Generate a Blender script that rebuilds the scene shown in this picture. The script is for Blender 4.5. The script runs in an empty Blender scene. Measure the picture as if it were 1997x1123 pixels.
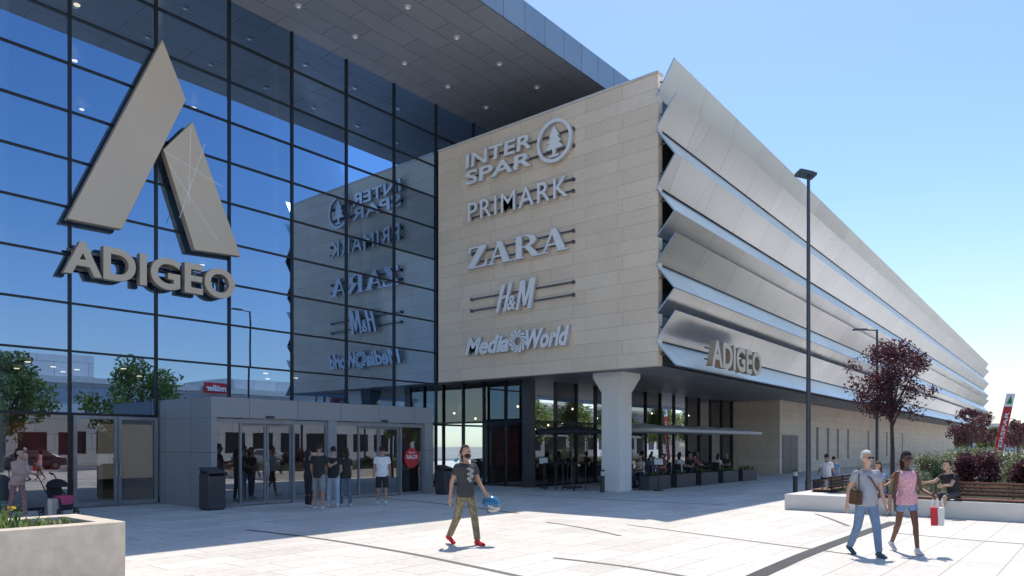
import bpy, bmesh, math, random
import numpy as np
from mathutils import Vector, Matrix, Euler
random.seed(7); np.random.seed(7)
R=math.radians
scene=bpy.context.scene
COL=scene.collection
F=1419.0; CX=998.5; HY=868.0; CAMH=1.75
YAW=R(50.44); c_=math.cos(YAW); s_=math.sin(YAW)
def W(lat,d): return (c_*lat+s_*d, -s_*lat+c_*d)
def g(px,py):
    d=F*CAMH/(py-HY); return W((px-CX)/F*d,d)
def gd(px,d): return W((px-CX)/F*d,d)
def onV(px,py,v):
    r=(px-CX)/F; d=v/(c_-s_*r); return (d*(c_*r+s_), CAMH+(HY-py)*d/F)
def onU(px,py,u):
    r=(px-CX)/F; d=u/(c_*r+s_); return (d*(c_-s_*r), CAMH+(HY-py)*d/F)

# ------------------------------------------------------------ mesh builder
class MB:
    def __init__(s): s.v=[];s.f=[];s.m=[];s.c=0
    def add(s,vs,fs):
        o=len(s.v); s.v+=[tuple(p) for p in vs]; s.f+=[[i+o for i in f] for f in fs]; s.m+=[s.c]*len(fs)
    def box(s,x0,x1,y0,y1,z0,z1):
        s.add([(x0,y0,z0),(x1,y0,z0),(x1,y1,z0),(x0,y1,z0),(x0,y0,z1),(x1,y0,z1),(x1,y1,z1),(x0,y1,z1)],
              [(0,3,2,1),(4,5,6,7),(0,1,5,4),(1,2,6,5),(2,3,7,6),(3,0,4,7)])
    def obox(s,c,size,rot=(0,0,0)):
        M=Euler(rot).to_matrix(); c=Vector(c); hx,hy,hz=[k/2 for k in size]
        P=[c+M@Vector(p) for p in [(-hx,-hy,-hz),(hx,-hy,-hz),(hx,hy,-hz),(-hx,hy,-hz),(-hx,-hy,hz),(hx,-hy,hz),(hx,hy,hz),(-hx,hy,hz)]]
        s.add(P,[(0,3,2,1),(4,5,6,7),(0,1,5,4),(1,2,6,5),(2,3,7,6),(3,0,4,7)])
    def loft(s,rings):
        n=len(rings[0]); vs=[p for r in rings for p in r]; fs=[]
        for k in range(len(rings)-1):
            for i in range(n):
                j=(i+1)%n; fs.append((k*n+i,k*n+j,(k+1)*n+j,(k+1)*n+i))
        fs.append(tuple(range(n))[::-1]); fs.append(tuple((len(rings)-1)*n+i for i in range(n)))
        s.add(vs,fs)
    def path(s,pts,rad,n=10):
        pts=[Vector(p) for p in pts]; rings=[]
        for i,p in enumerate(pts):
            if i==0: d=pts[1]-p
            elif i==len(pts)-1: d=p-pts[i-1]
            else: d=(pts[i+1]-p).normalized()+(p-pts[i-1]).normalized()
            if d.length<1e-9: d=Vector((0,0,1))
            d.normalize()
            ref=Vector((0,0,1)) if abs(d.z)<.9 else Vector((0,1,0))
            a=d.cross(ref).normalized(); b=d.cross(a)
            if i>0:
                a=(pa-d*pa.dot(d)).normalized(); b=d.cross(a)
            pa=a
            r=rad[i] if hasattr(rad,'__len__') else rad
            rings.append([p+(a*math.cos(t)+b*math.sin(t))*r for t in [2*math.pi*k/n for k in range(n)]])
        s.loft(rings)
    def tube(s,p0,p1,r0,r1=None,n=12):
        s.path([p0,p1],[r0,r0 if r1 is None else r1],n)
    def ell(s,c,r,M=None,seg=16,rings=10):
        c=Vector(c); M=M or Matrix.Identity(3); vs=[];fs=[]
        if not hasattr(r,'__len__'): r=(r,r,r)
        vs.append(c+M@Vector((0,0,-r[2])))
        for i in range(1,rings):
            ph=math.pi*i/rings-math.pi/2
            for k in range(seg):
                t=2*math.pi*k/seg
                vs.append(c+M@Vector((r[0]*math.cos(ph)*math.cos(t),r[1]*math.cos(ph)*math.sin(t),r[2]*math.sin(ph))))
        vs.append(c+M@Vector((0,0,r[2])))
        for k in range(seg): fs.append((0,1+(k+1)%seg,1+k))
        for i in range(rings-2):
            for k in range(seg):
                a=1+i*seg+k;b=1+i*seg+(k+1)%seg
                fs.append((a,b,b+seg,a+seg))
        last=len(vs)-1;o=1+(rings-2)*seg
        for k in range(seg): fs.append((o+k,o+(k+1)%seg,last))
        s.add(vs,fs)
    def capsule(s,p0,p1,r0,r1,n=12):
        s.tube(p0,p1,r0,r1,n); s.ell(p0,r0,seg=12,rings=8); s.ell(p1,r1,seg=12,rings=8)
    def prism(s,pts,off):
        pts=[Vector(p) for p in pts]; off=Vector(off); n=len(pts)
        fs=[tuple(range(n)),tuple(range(2*n-1,n-1,-1))]
        for i in range(n):
            j=(i+1)%n; fs.append((j,i,n+i,n+j))
        s.add(pts+[p+off for p in pts],fs)
    def mesh(s,name,mats=(),sharp=35):
        me=bpy.data.meshes.new(name); me.from_pydata(s.v,[],s.f)
        bm=bmesh.new(); bm.from_mesh(me); bmesh.ops.recalc_face_normals(bm,faces=bm.faces); bm.to_mesh(me); bm.free()
        for m in mats: me.materials.append(m)
        me.polygons.foreach_set('material_index',s.m); 
        me.polygons.foreach_set('use_smooth',[True]*len(me.polygons))
        me.update(); me.set_sharp_from_angle(angle=R(sharp))
        return me
    def obj(s,name,mats,parent=None,bevel=0,sharp=35,**kw):
        if not isinstance(mats,(list,tuple)): mats=[mats]
        return put(name,s.mesh(name,mats,sharp),parent,bevel,**kw)
def put(name,me,parent=None,bevel=0,loc=None,rotz=None,label=None,cat=None,kind=None,group=None):
    o=bpy.data.objects.new(name,me); COL.objects.link(o)
    if loc is not None: o.location=loc
    if rotz is not None: o.rotation_euler=(0,0,rotz)
    if parent: o.parent=parent
    if bevel:
        b=o.modifiers.new('bevel','BEVEL'); b.width=bevel; b.segments=2; b.limit_method='ANGLE'; b.angle_limit=R(40)
    if label: o['label']=label
    if cat: o['category']=cat
    if kind: o['kind']=kind
    if group: o['group']=group
    return o
def empty(name,label,cat,loc=(0,0,0),rotz=0,group=None):
    o=put(name,None,loc=loc,rotz=rotz,label=label,cat=cat,group=group); o.empty_display_size=.2
    return o
def dup(top,loc,rotz=None,label=None,scale=None):
    n=top.copy(); COL.objects.link(n); n.location=loc
    if rotz is not None: n.rotation_euler=(0,0,rotz)
    if scale: n.scale=(scale,)*3
    if label: n['label']=label
    def rec(a,b):
        for ch in a.children:
            cc=ch.copy(); COL.objects.link(cc); cc.parent=b; rec(ch,cc)
    rec(top,n); return n

# ------------------------------------------------------------ materials
def newmat(name):
    m=bpy.data.materials.new(name); m.use_nodes=True; nt=m.node_tree; nt.nodes.clear()
    out=nt.nodes.new('ShaderNodeOutputMaterial'); b=nt.nodes.new('ShaderNodeBsdfPrincipled')
    nt.links.new(b.outputs[0],out.inputs[0]); return m,nt,b,out
def N(nt,t,**kw):
    n=nt.nodes.new(t)
    for k,v in kw.items(): setattr(n,k,v)
    return n
def math_(nt,op,a,b=None,c=None):
    n=N(nt,'ShaderNodeMath',operation=op)
    for i,x in enumerate([a,b,c]):
        if x is None: continue
        if isinstance(x,(int,float)): n.inputs[i].default_value=x
        else: nt.links.new(x,n.inputs[i])
    return n.outputs[0]
def mixc(nt,fac,a,b,mode='MIX'):
    n=N(nt,'ShaderNodeMix',data_type='RGBA',blend_type=mode)
    for i,x in ((0,fac),(6,a),(7,b)):
        if isinstance(x,(int,float)): n.inputs[i].default_value=x
        elif isinstance(x,tuple): n.inputs[i].default_value=(*x[:3],1)
        else: nt.links.new(x,n.inputs[i])
    return n.outputs[2]
def ramp(nt,x,lo,hi,a=0.0,b=1.0):
    n=N(nt,'ShaderNodeMapRange'); nt.links.new(x,n.inputs[0])
    n.inputs[1].default_value=lo;n.inputs[2].default_value=hi;n.inputs[3].default_value=a;n.inputs[4].default_value=b
    return n.outputs[0]
def mul(c,k): return tuple(min(1,x*k) for x in c)
def mat(name,col,rough=.6,metal=0.,var=.15,scale=2.5,bump=0.,bscale=30,spec=.5,emit=0):
    m,nt,b,out=newmat(name)
    tc=N(nt,'ShaderNodeTexCoord'); nz=N(nt,'ShaderNodeTexNoise'); nt.links.new(tc.outputs['Object'],nz.inputs['Vector'])
    nz.inputs['Scale'].default_value=scale; nz.inputs['Detail'].default_value=5
    f=ramp(nt,nz.outputs[0],.3,.7)
    nt.links.new(mixc(nt,f,mul(col,1-var),mul(col,1+var)),b.inputs['Base Color'])
    b.inputs['Metallic'].default_value=metal
    nt.links.new(ramp(nt,nz.outputs[0],.3,.7,rough*.88,min(1,rough*1.12)),b.inputs['Roughness'])
    b.inputs['Specular IOR Level'].default_value=spec
    if bump:
        n2=N(nt,'ShaderNodeTexNoise'); nt.links.new(tc.outputs['Object'],n2.inputs['Vector']); n2.inputs['Scale'].default_value=bscale; n2.inputs['Detail'].default_value=4
        bp=N(nt,'ShaderNodeBump'); bp.inputs['Strength'].default_value=bump; bp.inputs['Distance'].default_value=.02
        nt.links.new(n2.outputs[0],bp.inputs['Height']); nt.links.new(bp.outputs[0],b.inputs['Normal'])
    if emit:
        b.inputs['Emission Color'].default_value=(*col,1); b.inputs['Emission Strength'].default_value=emit
    return m
def panelmat(name,axes,bw,bh,ca,cb,mort,msize=.008,rough=.6,metal=0,offset=.5,fine=0,stain=.15,bump=.3,squash=1,finescale=(20,20,20)):
    m,nt,b,out=newmat(name)
    tc=N(nt,'ShaderNodeTexCoord'); sp=N(nt,'ShaderNodeSeparateXYZ'); nt.links.new(tc.outputs['Object'],sp.inputs[0])
    cm=N(nt,'ShaderNodeCombineXYZ')
    def ax(a): 
        if a=='S': return math_(nt,'ADD',sp.outputs[0],sp.outputs[1])
        return sp.outputs['XYZ'.index(a)]
    nt.links.new(ax(axes[0]),cm.inputs[0]); nt.links.new(ax(axes[1]),cm.inputs[1])
    br=N(nt,'ShaderNodeTexBrick',offset=offset,squash=squash); nt.links.new(cm.outputs[0],br.inputs['Vector'])
    br.inputs['Color1'].default_value=(*ca,1);br.inputs['Color2'].default_value=(*cb,1);br.inputs['Mortar'].default_value=(*mort,1)
    br.inputs['Scale'].default_value=1;br.inputs['Mortar Size'].default_value=msize;br.inputs['Mortar Smooth'].default_value=.1
    br.inputs['Brick Width'].default_value=bw;br.inputs['Row Height'].default_value=bh;br.inputs['Bias'].default_value=0
    nz=N(nt,'ShaderNodeTexNoise'); nt.links.new(tc.outputs['Object'],nz.inputs['Vector']); nz.inputs['Scale'].default_value=.6; nz.inputs['Detail'].default_value=7;nz.inputs['Roughness'].default_value=.65
    k=ramp(nt,nz.outputs[0],.3,.7,1-stain,1+stain)
    cc=N(nt,'ShaderNodeCombineColor'); [nt.links.new(k,cc.inputs[i]) for i in range(3)]
    col=mixc(nt,1.0,br.outputs[0],cc.outputs[0],'MULTIPLY')
    if fine:
        mp=N(nt,'ShaderNodeMapping'); nt.links.new(tc.outputs['Object'],mp.inputs[0]); mp.inputs['Scale'].default_value=finescale
        n3=N(nt,'ShaderNodeTexNoise'); nt.links.new(mp.outputs[0],n3.inputs['Vector']); n3.inputs['Scale'].default_value=1;n3.inputs['Detail'].default_value=4
        k=ramp(nt,n3.outputs[0],.3,.7,1-fine,1+fine)
        c2=N(nt,'ShaderNodeCombineColor'); [nt.links.new(k,c2.inputs[i]) for i in range(3)]
        col=mixc(nt,1.0,col,c2.outputs[0],'MULTIPLY')
    nt.links.new(col,b.inputs['Base Color'])
    b.inputs['Metallic'].default_value=metal
    nt.links.new(ramp(nt,nz.outputs[0],.3,.7,rough*.85,min(1,rough*1.15)),b.inputs['Roughness'])
    bp=N(nt,'ShaderNodeBump',invert=True); bp.inputs['Strength'].default_value=bump; bp.inputs['Distance'].default_value=.01
    nt.links.new(br.outputs['Fac'],bp.inputs['Height']); nt.links.new(bp.outputs[0],b.inputs['Normal'])
    return m
def glassmat(name,base=.2,tint=(.8,.88,1),trans=(.35,.42,.45),wob=.0):
    m,nt,b,out=newmat(name); nt.nodes.remove(b)
    fr=N(nt,'ShaderNodeFresnel'); fr.inputs[0].default_value=1.5
    gl=N(nt,'ShaderNodeBsdfGlossy'); gl.inputs['Color'].default_value=(*tint,1); gl.inputs['Roughness'].default_value=.0
    tr=N(nt,'ShaderNodeBsdfTransparent'); tr.inputs[0].default_value=(*trans,1)
    if wob:
        tc=N(nt,'ShaderNodeTexCoord'); nz=N(nt,'ShaderNodeTexNoise'); nt.links.new(tc.outputs['Object'],nz.inputs['Vector']); nz.inputs['Scale'].default_value=1.1; nz.inputs['Detail'].default_value=0
        bp=N(nt,'ShaderNodeBump'); bp.inputs['Strength'].default_value=1; bp.inputs['Distance'].default_value=wob
        nt.links.new(nz.outputs[0],bp.inputs['Height']); nt.links.new(bp.outputs[0],gl.inputs['Normal'])
    mx=N(nt,'ShaderNodeMixShader'); nt.links.new(ramp(nt,fr.outputs[0],0,1,base,1),mx.inputs[0])
    nt.links.new(tr.outputs[0],mx.inputs[1]); nt.links.new(gl.outputs[0],mx.inputs[2]); nt.links.new(mx.outputs[0],out.inputs[0])
    return m
def louvremat(name,seed):
    m,nt,b,out=newmat(name)
    tc=N(nt,'ShaderNodeTexCoord'); sp=N(nt,'ShaderNodeSeparateXYZ'); nt.links.new(tc.outputs['Object'],sp.inputs[0])
    x=math_(nt,'ADD',math_(nt,'DIVIDE',sp.outputs[0],3.0),seed*.37)
    x=math_(nt,'ADD',x,math_(nt,'MULTIPLY',sp.outputs[2],.12))
    fr=math_(nt,'FRACT',x); fl=math_(nt,'FLOOR',x)
    wn=N(nt,'ShaderNodeTexWhiteNoise',noise_dimensions='1D'); nt.links.new(math_(nt,'ADD',fl,seed*13.1),wn.inputs['W'])
    k=ramp(nt,wn.outputs[0],0,1,.72,.79)
    j=math_(nt,'LESS_THAN',fr,.006)
    k=math_(nt,'MULTIPLY',k,math_(nt,'SUBTRACT',1,math_(nt,'MULTIPLY',j,.6)))
    cc=N(nt,'ShaderNodeCombineColor'); nt.links.new(k,cc.inputs[0]); nt.links.new(k,cc.inputs[1]); nt.links.new(k,cc.inputs[2])
    nt.links.new(mixc(nt,1.,cc.outputs[0],(.92,.96,1.),'MULTIPLY'),b.inputs['Base Color'])
    b.inputs['Metallic'].default_value=.92
    nz=N(nt,'ShaderNodeTexNoise'); nt.links.new(tc.outputs['Object'],nz.inputs['Vector']); nz.inputs['Scale'].default_value=.35; nz.inputs['Detail'].default_value=1
    nt.links.new(ramp(nt,nz.outputs[0],.3,.7,.27,.33),b.inputs['Roughness'])
    h=math_(nt,'ADD',nz.outputs[0],math_(nt,'MULTIPLY',math_(nt,'SUBTRACT',wn.outputs[0],.5),math_(nt,'MULTIPLY',fr,.4)))
    bp=N(nt,'ShaderNodeBump'); bp.inputs['Strength'].default_value=.5; bp.inputs['Distance'].default_value=.035
    nt.links.new(h,bp.inputs['Height']); nt.links.new(bp.outputs[0],b.inputs['Normal'])
    return m
def leafmat(name,a,b2,trans=.25):
    m,nt,b,out=newmat(name)
    gm=N(nt,'ShaderNodeNewGeometry')
    nt.links.new(mixc(nt,gm.outputs['Random Per Island'],a,b2),b.inputs['Base Color']); b.inputs['Roughness'].default_value=.55
    t=N(nt,'ShaderNodeBsdfTranslucent'); t.inputs[0].default_value=(*mul(b2,1.4),1)
    mx=N(nt,'ShaderNodeMixShader'); mx.inputs[0].default_value=trans
    nt.links.new(b.outputs[0],mx.inputs[1]);nt.links.new(t.outputs[0],mx.inputs[2]);nt.links.new(mx.outputs[0],out.inputs[0])
    return m

m_stone=panelmat('stone_cladding','YZ',1.9,.49,(.84,.68,.51),(.91,.755,.58),(.50,.39,.28),.006,.75,offset=.37,fine=.07,stain=.05,finescale=(3,6,60),squash=.8)
m_stone2=panelmat('stone_cladding_base','SZ',1.9,.49,(.80,.665,.515),(.87,.74,.58),(.44,.35,.27),.007,.75,offset=.37,fine=.05,stain=.06,finescale=(6,6,60))
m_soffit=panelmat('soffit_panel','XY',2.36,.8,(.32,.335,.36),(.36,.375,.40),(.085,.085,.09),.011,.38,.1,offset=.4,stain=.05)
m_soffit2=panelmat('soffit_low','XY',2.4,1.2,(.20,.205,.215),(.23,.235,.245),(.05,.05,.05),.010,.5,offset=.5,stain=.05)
m_fascia=panelmat('fascia_metal','XZ',1.18,3,(.27,.34,.42),(.31,.385,.47),(.08,.1,.14),.015,.35,.3,offset=0,stain=.06)
m_greypan=panelmat('grey_metal_panel','SZ',1.6,1.55,(.29,.295,.31),(.325,.33,.345),(.08,.08,.08),.008,.42,.1,offset=0,stain=.05)
m_pave=panelmat('stone_paving','XY',1.2,.6,(.65,.60,.535),(.77,.715,.645),(.40,.36,.31),.009,.7,offset=.33,fine=.09,stain=.10,bump=.2,finescale=(9,9,9))
m_strip=mat('grey_stone_strip',(.15,.145,.14),.7)
m_strip2=mat('black_granite_strip',(.04,.04,.042),.5)
m_asph=mat('asphalt',(.16,.16,.16),.9,scale=.3,bump=.3)
m_ground=mat('pale_ground',(.33,.31,.28),.95,var=.3,scale=.15)
m_glass=glassmat('facade_glass',.60,(.40,.61,.92),(.42,.48,.52),.0005)
m_glass2=glassmat('door_glass',.26,(.88,.93,1),(.5,.53,.55),.0005)
m_glass3=glassmat('restaurant_glass',.10,(.85,.92,.95),(.42,.44,.44),.0005)
m_frame=mat('anthracite_frame',(.022,.025,.03),.4,.3)
m_framegrey=mat('grey_aluminium_frame',(.28,.285,.30),.4,.2)
m_postgrey=mat('dark_grey_post',(.09,.093,.10),.45,.2)
m_dark=mat('dark_wall',(.05,.05,.053),.8)
m_int=mat('interior_wall',(.16,.16,.16),.8)
m_intfloor=mat('interior_floor',(.3,.28,.26),.4)
m_lampglow=mat('lamp_glow',(1,.82,.58),.5,emit=5)
m_downl=mat('downlight_lens',(.8,.78,.72),.3,emit=.2)
m_conc=mat('pale_concrete',(.70,.665,.615),.8,var=.07,scale=2,bump=.15,bscale=60)
m_trav=mat('travertine_planter',(.68,.585,.465),.8,var=.14,scale=5,bump=.5,bscale=40)
m_col=mat('column_render',(.92,.89,.83),.8,var=.02)
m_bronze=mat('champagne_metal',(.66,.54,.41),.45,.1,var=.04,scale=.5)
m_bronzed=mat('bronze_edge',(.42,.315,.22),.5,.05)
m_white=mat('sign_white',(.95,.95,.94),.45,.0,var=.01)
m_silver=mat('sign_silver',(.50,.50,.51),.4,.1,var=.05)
m_bracket=mat('bracket_steel',(.15,.15,.16),.4,.5)
m_black=mat('black_plastic',(.02,.02,.022),.45)
m_charcoal=mat('charcoal_metal',(.065,.065,.07),.5,.2)
m_steel=mat('steel',(.45,.45,.46),.3,.9)
m_pole=mat('pole_grey',(.10,.105,.115),.4,.4)
m_red=mat('red_paint',(.60,.03,.035),.45)
m_green=mat('green_paint',(.02,.25,.08),.45)
m_wood=panelmat('wood_slats','SZ',9,.09,(.20,.08,.045),(.27,.12,.07),(.02,.01,.01),.012,.55,offset=.5,fine=.15,stain=.2,finescale=(4,4,60))
m_soil=mat('soil',(.05,.035,.022),.95,bump=.6,bscale=30)
m_bark=mat('bark',(.11,.08,.065),.9,var=.3,scale=8,bump=.6,bscale=25)
m_plum=leafmat('plum_leaves',(.05,.018,.026),(.14,.05,.065),.25)
m_leaf=leafmat('green_leaves',(.06,.10,.025),(.17,.22,.06),.35)
m_leaf2=leafmat('meadow_leaves',(.08,.12,.035),(.26,.28,.15))
m_flower=leafmat('pale_blossom',(.5,.48,.42),(.7,.66,.6))
m_canvas=leafmat('cream_canvas',(.80,.76,.68),(.84,.80,.72),.4)
m_blackcanvas=mat('black_canvas',(.035,.035,.04),.8)

# ------------------------------------------------------------ camera, world, sun
cam=bpy.data.cameras.new('Camera'); co=bpy.data.objects.new('Camera',cam); COL.objects.link(co)
cam.sensor_width=36; cam.lens=F/1997*36; cam.shift_y=(HY-561.5)/1997; cam.clip_end=4000
co.location=(0,0,CAMH); co.rotation_euler=(R(90),0,-YAW); scene.camera=co
scene.view_settings.view_transform='Standard'; scene.view_settings.look='None'; scene.view_settings.exposure=0
SD=Vector((.475,.23,1)).normalized(); EL=math.asin(SD.z); AZ=math.atan2(SD.x,SD.y)
w=bpy.data.worlds.new('World'); scene.world=w; w.use_nodes=True; nt=w.node_tree; bg=nt.nodes['Background']
sky=nt.nodes.new('ShaderNodeTexSky'); sky.sky_type='NISHITA'; sky.sun_disc=False; sky.sun_elevation=EL; sky.sun_rotation=AZ
sky.air_density=1.0; sky.dust_density=.5; sky.ozone_density=1.4
hs=N(nt,'ShaderNodeHueSaturation'); hs.inputs['Saturation'].default_value=1.16; hs.inputs['Value'].default_value=1.32; nt.links.new(sky.outputs[0],hs.inputs['Color'])
tc=N(nt,'ShaderNodeTexCoord'); mp=N(nt,'ShaderNodeMapping'); nt.links.new(tc.outputs['Generated'],mp.inputs[0]); mp.inputs['Scale'].default_value=(2,2,14)
nz=N(nt,'ShaderNodeTexNoise'); nt.links.new(mp.outputs[0],nz.inputs['Vector']); nz.inputs['Scale'].default_value=1.3; nz.inputs['Detail'].default_value=7; nz.inputs['Roughness'].default_value=.6
sx=N(nt,'ShaderNodeSeparateXYZ'); nt.links.new(tc.outputs['Generated'],sx.inputs[0])
cl=math_(nt,'MULTIPLY',ramp(nt,nz.outputs[0],.40,.75,.30,.85),ramp(nt,sx.outputs[2],0,.30,1,0))
nt.links.new(mixc(nt,cl,hs.outputs[0],(5.4,5.6,5.9)),bg.inputs[0]); bg.inputs[1].default_value=.15
sl=bpy.data.lights.new('Sun','SUN'); sl.energy=4.3; sl.angle=R(.5); sl.color=(1,.94,.85)
so=bpy.data.objects.new('Sun',sl); COL.objects.link(so); so.rotation_euler=SD.to_track_quat('Z','Y').to_euler()

# ------------------------------------------------------------ ground
b=MB(); b.add([(-1500,-1500,-.012),(1500,-1500,-.012),(1500,1500,-.012),(-1500,1500,-.012)],[(0,1,2,3)])
b.obj('ground',m_ground,kind='structure')
b=MB(); b.add([(-60,-16,0),(160,-16,0),(160,60,0),(-60,60,0)],[(0,1,2,3)])
b.obj('plaza_paving',m_pave,kind='structure')
b=MB(); b.add([(-200,-25,-.006),(400,-25,-.006),(400,-16,-.006),(-200,-16,-.006)],[(0,1,2,3)])
b.obj('road',m_asph,kind='structure')
def strip(name,pix,w,m,z=.004):
    P=[Vector((*g(x,y),z)) for x,y in pix]; 
    Q=[]
    for i in range(len(P)-1):
        p0=P[max(i-1,0)];p1=P[i];p2=P[i+1];p3=P[min(i+2,len(P)-1)]
        for t in [k/6 for k in range(6)]:
            Q.append(.5*((2*p1)+(-p0+p2)*t+(2*p0-5*p1+4*p2-p3)*t*t+(-p0+3*p1-3*p2+p3)*t**3))
    Q.append(P[-1]); vs=[];fs=[]
    for i,q in enumerate(Q):
        d=(Q[min(i+1,len(Q)-1)]-Q[max(i-1,0)]).normalized(); n=Vector((-d.y,d.x,0))*w/2
        vs+=[q+n,q-n]
        if i: fs.append((2*i-2,2*i-1,2*i+1,2*i))
    bb=MB(); bb.add(vs,fs); bb.obj(name,m,kind='structure')
strip('paving_strip',[(480,1033),(620,1050),(780,1076),(910,1102),(1040,1130)],.11,m_strip)
strip('paving_strip',[(1080,1088),(1220,1105),(1380,1132)],.09,m_strip)
strip('paving_strip',[(1065,1018),(1140,1030),(1210,1045)],.09,m_strip)
strip('paving_strip',[(700,967),(800,976),(900,987),(1010,1001)],.12,m_strip)
strip('paving_strip',[(1222,1023),(1350,1040),(1500,1060),(1665,1082)],.07,m_strip)
strip('paving_strip',[(1590,1002),(1620,1012),(1655,1026)],.09,m_strip)
strip('paving_strip',[(1020,965),(1200,975),(1420,985)],.09,m_strip)
strip('paving_strip',[(1750,1040),(1880,1052),(2010,1062)],.07,m_strip)
strip('drain_channel',[(1450,1135),(1560,1086),(1660,1048),(1745,1018)],.24,m_strip2,.006)

# ------------------------------------------------------------ mall building
G=22.3; SU=21.9
mall=empty('shopping_mall','large shopping mall with glass facade, stone wall and metal louvres','building')
cols=[SU-2.36*k for k in range(0,12)]
rows=[4.36+1.327*k for k in range(10)]
def pane(u0,u1,z0,z1,v=G,m=m_glass,tilt=.0018,axis='V'):
    b=MB(); a=random.uniform(-tilt,tilt); e=random.uniform(-tilt,tilt); du=(u1-u0)/2; dz=(z1-z0)/2
    if axis=='V':
        b.add([(u0,v-a*du-e*dz,z0),(u1,v+a*du-e*dz,z0),(u1,v+a*du+e*dz,z1),(u0,v-a*du+e*dz,z1)],[(0,1,2,3)])
    else:
        b.add([(v,u0,z0),(v,u1,z0),(v,u1,z1),(v,u0,z1)],[(0,1,2,3)])
    return b.obj('window_pane',m,mall)
for i in range(8):
    for k in range(9):
        pane(cols[i+1],cols[i],rows[k],rows[k+1])
b=MB()
for k in range(9): b.box(-8,cols[8],G-.01,G,rows[k]+.03,rows[k+1]-.03)
o=b.obj('window_pane',m_glass,mall); o['kind']='stuff'
for u in (SU,SU+2.36,SU+4.72):
    pane(u,u+2.36,14.3,rows[-1])
for i,u in enumerate([SU+4.72,SU+2.36]+cols):
    z0=14.3 if i<2 else 0
    if i>=2 and 10.2<u<18.6: z0=3.1
    b=MB(); b.box(u-.035,u+.035,G-.06,G+.12,z0,16.3); b.obj('mullion',m_frame,mall)
for k,z in enumerate(rows[:-1]):
    b=MB(); b.box(-8,SU,G-.045,G+.08,z-.028,z+.028); b.obj('transom',m_frame,mall)
b=MB(); b.box(SU,SU+7,G-.045,G+.08,14.97,15.03); b.obj('transom',m_frame,mall)
for i in range(8):
    u0,u1=cols[i+1],cols[i]
    if u1<10.2 or u0>18.0:
        pane(u0,u1,2.62,rows[0])
        if not(7.6<u0<8): pane(u0,u1,.08,2.62,m=m_glass2)
    else: pane(u0,u1,3.1,rows[0])
b=MB(); b.box(-8,10.1,G-.045,G+.08,2.58,2.66); b.obj('transom',m_frame,mall)
b=MB(); b.box(18.6,23.6,G-.045,G+.08,2.58,2.66); b.obj('transom',m_frame,mall)
b=MB(); b.box(-8,7.74,G-.09,G+.08,0,.08); b.obj('sill',m_frame,mall)
b=MB(); b.box(18.6,23.6,G-.09,G+.08,0,.08); b.obj('sill',m_frame,mall)
pane(SU,23.6,.08,2.6,m=m_glass3); pane(SU,23.6,2.64,4.45,m=m_glass3)
def door(u0,u1,v,z1,parent,handle_side=1,m=m_framegrey,fw=.09):
    b=MB(); y0,y1=v-.03,v+.03
    b.box(u0,u0+fw,y0,y1,.02,z1); b.box(u1-fw,u1,y0,y1,.02,z1); b.box(u0+fw,u1-fw,y0,y1,z1-fw,z1); b.box(u0+fw,u1-fw,y0,y1,.02,.02+fw*1.4)
    d=b.obj('door',m,parent)
    b=MB(); b.add([(u0+fw,v,.02+fw*1.4),(u1-fw,v,.02+fw*1.4),(u1-fw,v,z1-fw),(u0+fw,v,z1-fw)],[(0,1,2,3)]); b.obj('door_pane',m_glass2,d)
    hx=u1-fw/2 if handle_side>0 else u0+fw/2
    b=MB(); b.tube((hx,v-.09,.85),(hx,v-.09,1.25),.014,n=8); b.tube((hx,v-.09,.9),(hx,v,.9),.01,n=8); b.tube((hx,v-.09,1.2),(hx,v,1.2),.01,n=8)
    b.obj('handle',m_steel,d)
door(7.80,8.95,G-.1,2.58,mall,1); door(8.97,10.1,G-.1,2.58,mall,-1)
b=MB(); b.box(-15,62,16.25,46,16.32,17.3); b.obj('roof',m_dark,mall)
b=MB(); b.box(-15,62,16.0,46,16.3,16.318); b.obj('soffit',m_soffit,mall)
b=MB(); b.box(-15,62,15.98,16.24,16.32,17.4); b.obj('fascia',m_fascia,mall)
for v in (20.8,18.05):
    for k in range(-1,8):
        u=7.05+2.34*k
        b=MB(); b.tube((u,v,16.26),(u,v,16.3),.105,.13,16); b.c=1; b.tube((u,v,16.245),(u,v,16.259),.06,.06,14)
        b.obj('downlight',[m_silver,m_downl],mall)
FA=R(1.97); fx,fy=math.cos(FA),math.sin(FA); L=114
C0=Vector((SU+.02,11.78,0))
def fp(x,o,z=0):
    return (C0.x+fx*x+fy*o, C0.y+fy*x-fx*o, z)
b=MB(); b.prism([(22.22,12.15,4.56),fp(L-1,-.3,4.56),(C0.x+L+3,70,4.56),(22.22,70,4.56)],(0,0,9.5)); b.obj('upper_storey',m_dark,mall)
b=MB(); b.box(SU,SU+.3,C0.y-.03,G-.14,4.42,14.22); b.obj('stone_wall',m_stone,mall)
b=MB(); b.box(SU-.03,SU+.34,C0.y-.05,G-.14,14.22,14.3); b.obj('coping',m_conc,mall)
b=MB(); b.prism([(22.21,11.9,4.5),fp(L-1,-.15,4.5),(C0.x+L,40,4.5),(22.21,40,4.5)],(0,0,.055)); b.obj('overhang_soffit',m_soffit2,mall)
prof=[((.65,14.5),(0,13.42)),((.72,13.34),(.02,12.40)),((0,12.34),(.66,11.40)),((.68,11.36),(.04,10.42)),((0,10.37),(.64,9.52)),
      ((.66,9.48),(.03,8.72)),((.70,8.74),(.02,7.86)),((0,7.80),(.64,6.98)),((.66,6.92),(.03,6.16)),((.70,6.18),(.02,5.28)),((0,5.22),(.72,4.40))]
lmats=[louvremat('louvre_metal_%d'%i,i+1) for i in range(4)]
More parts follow.
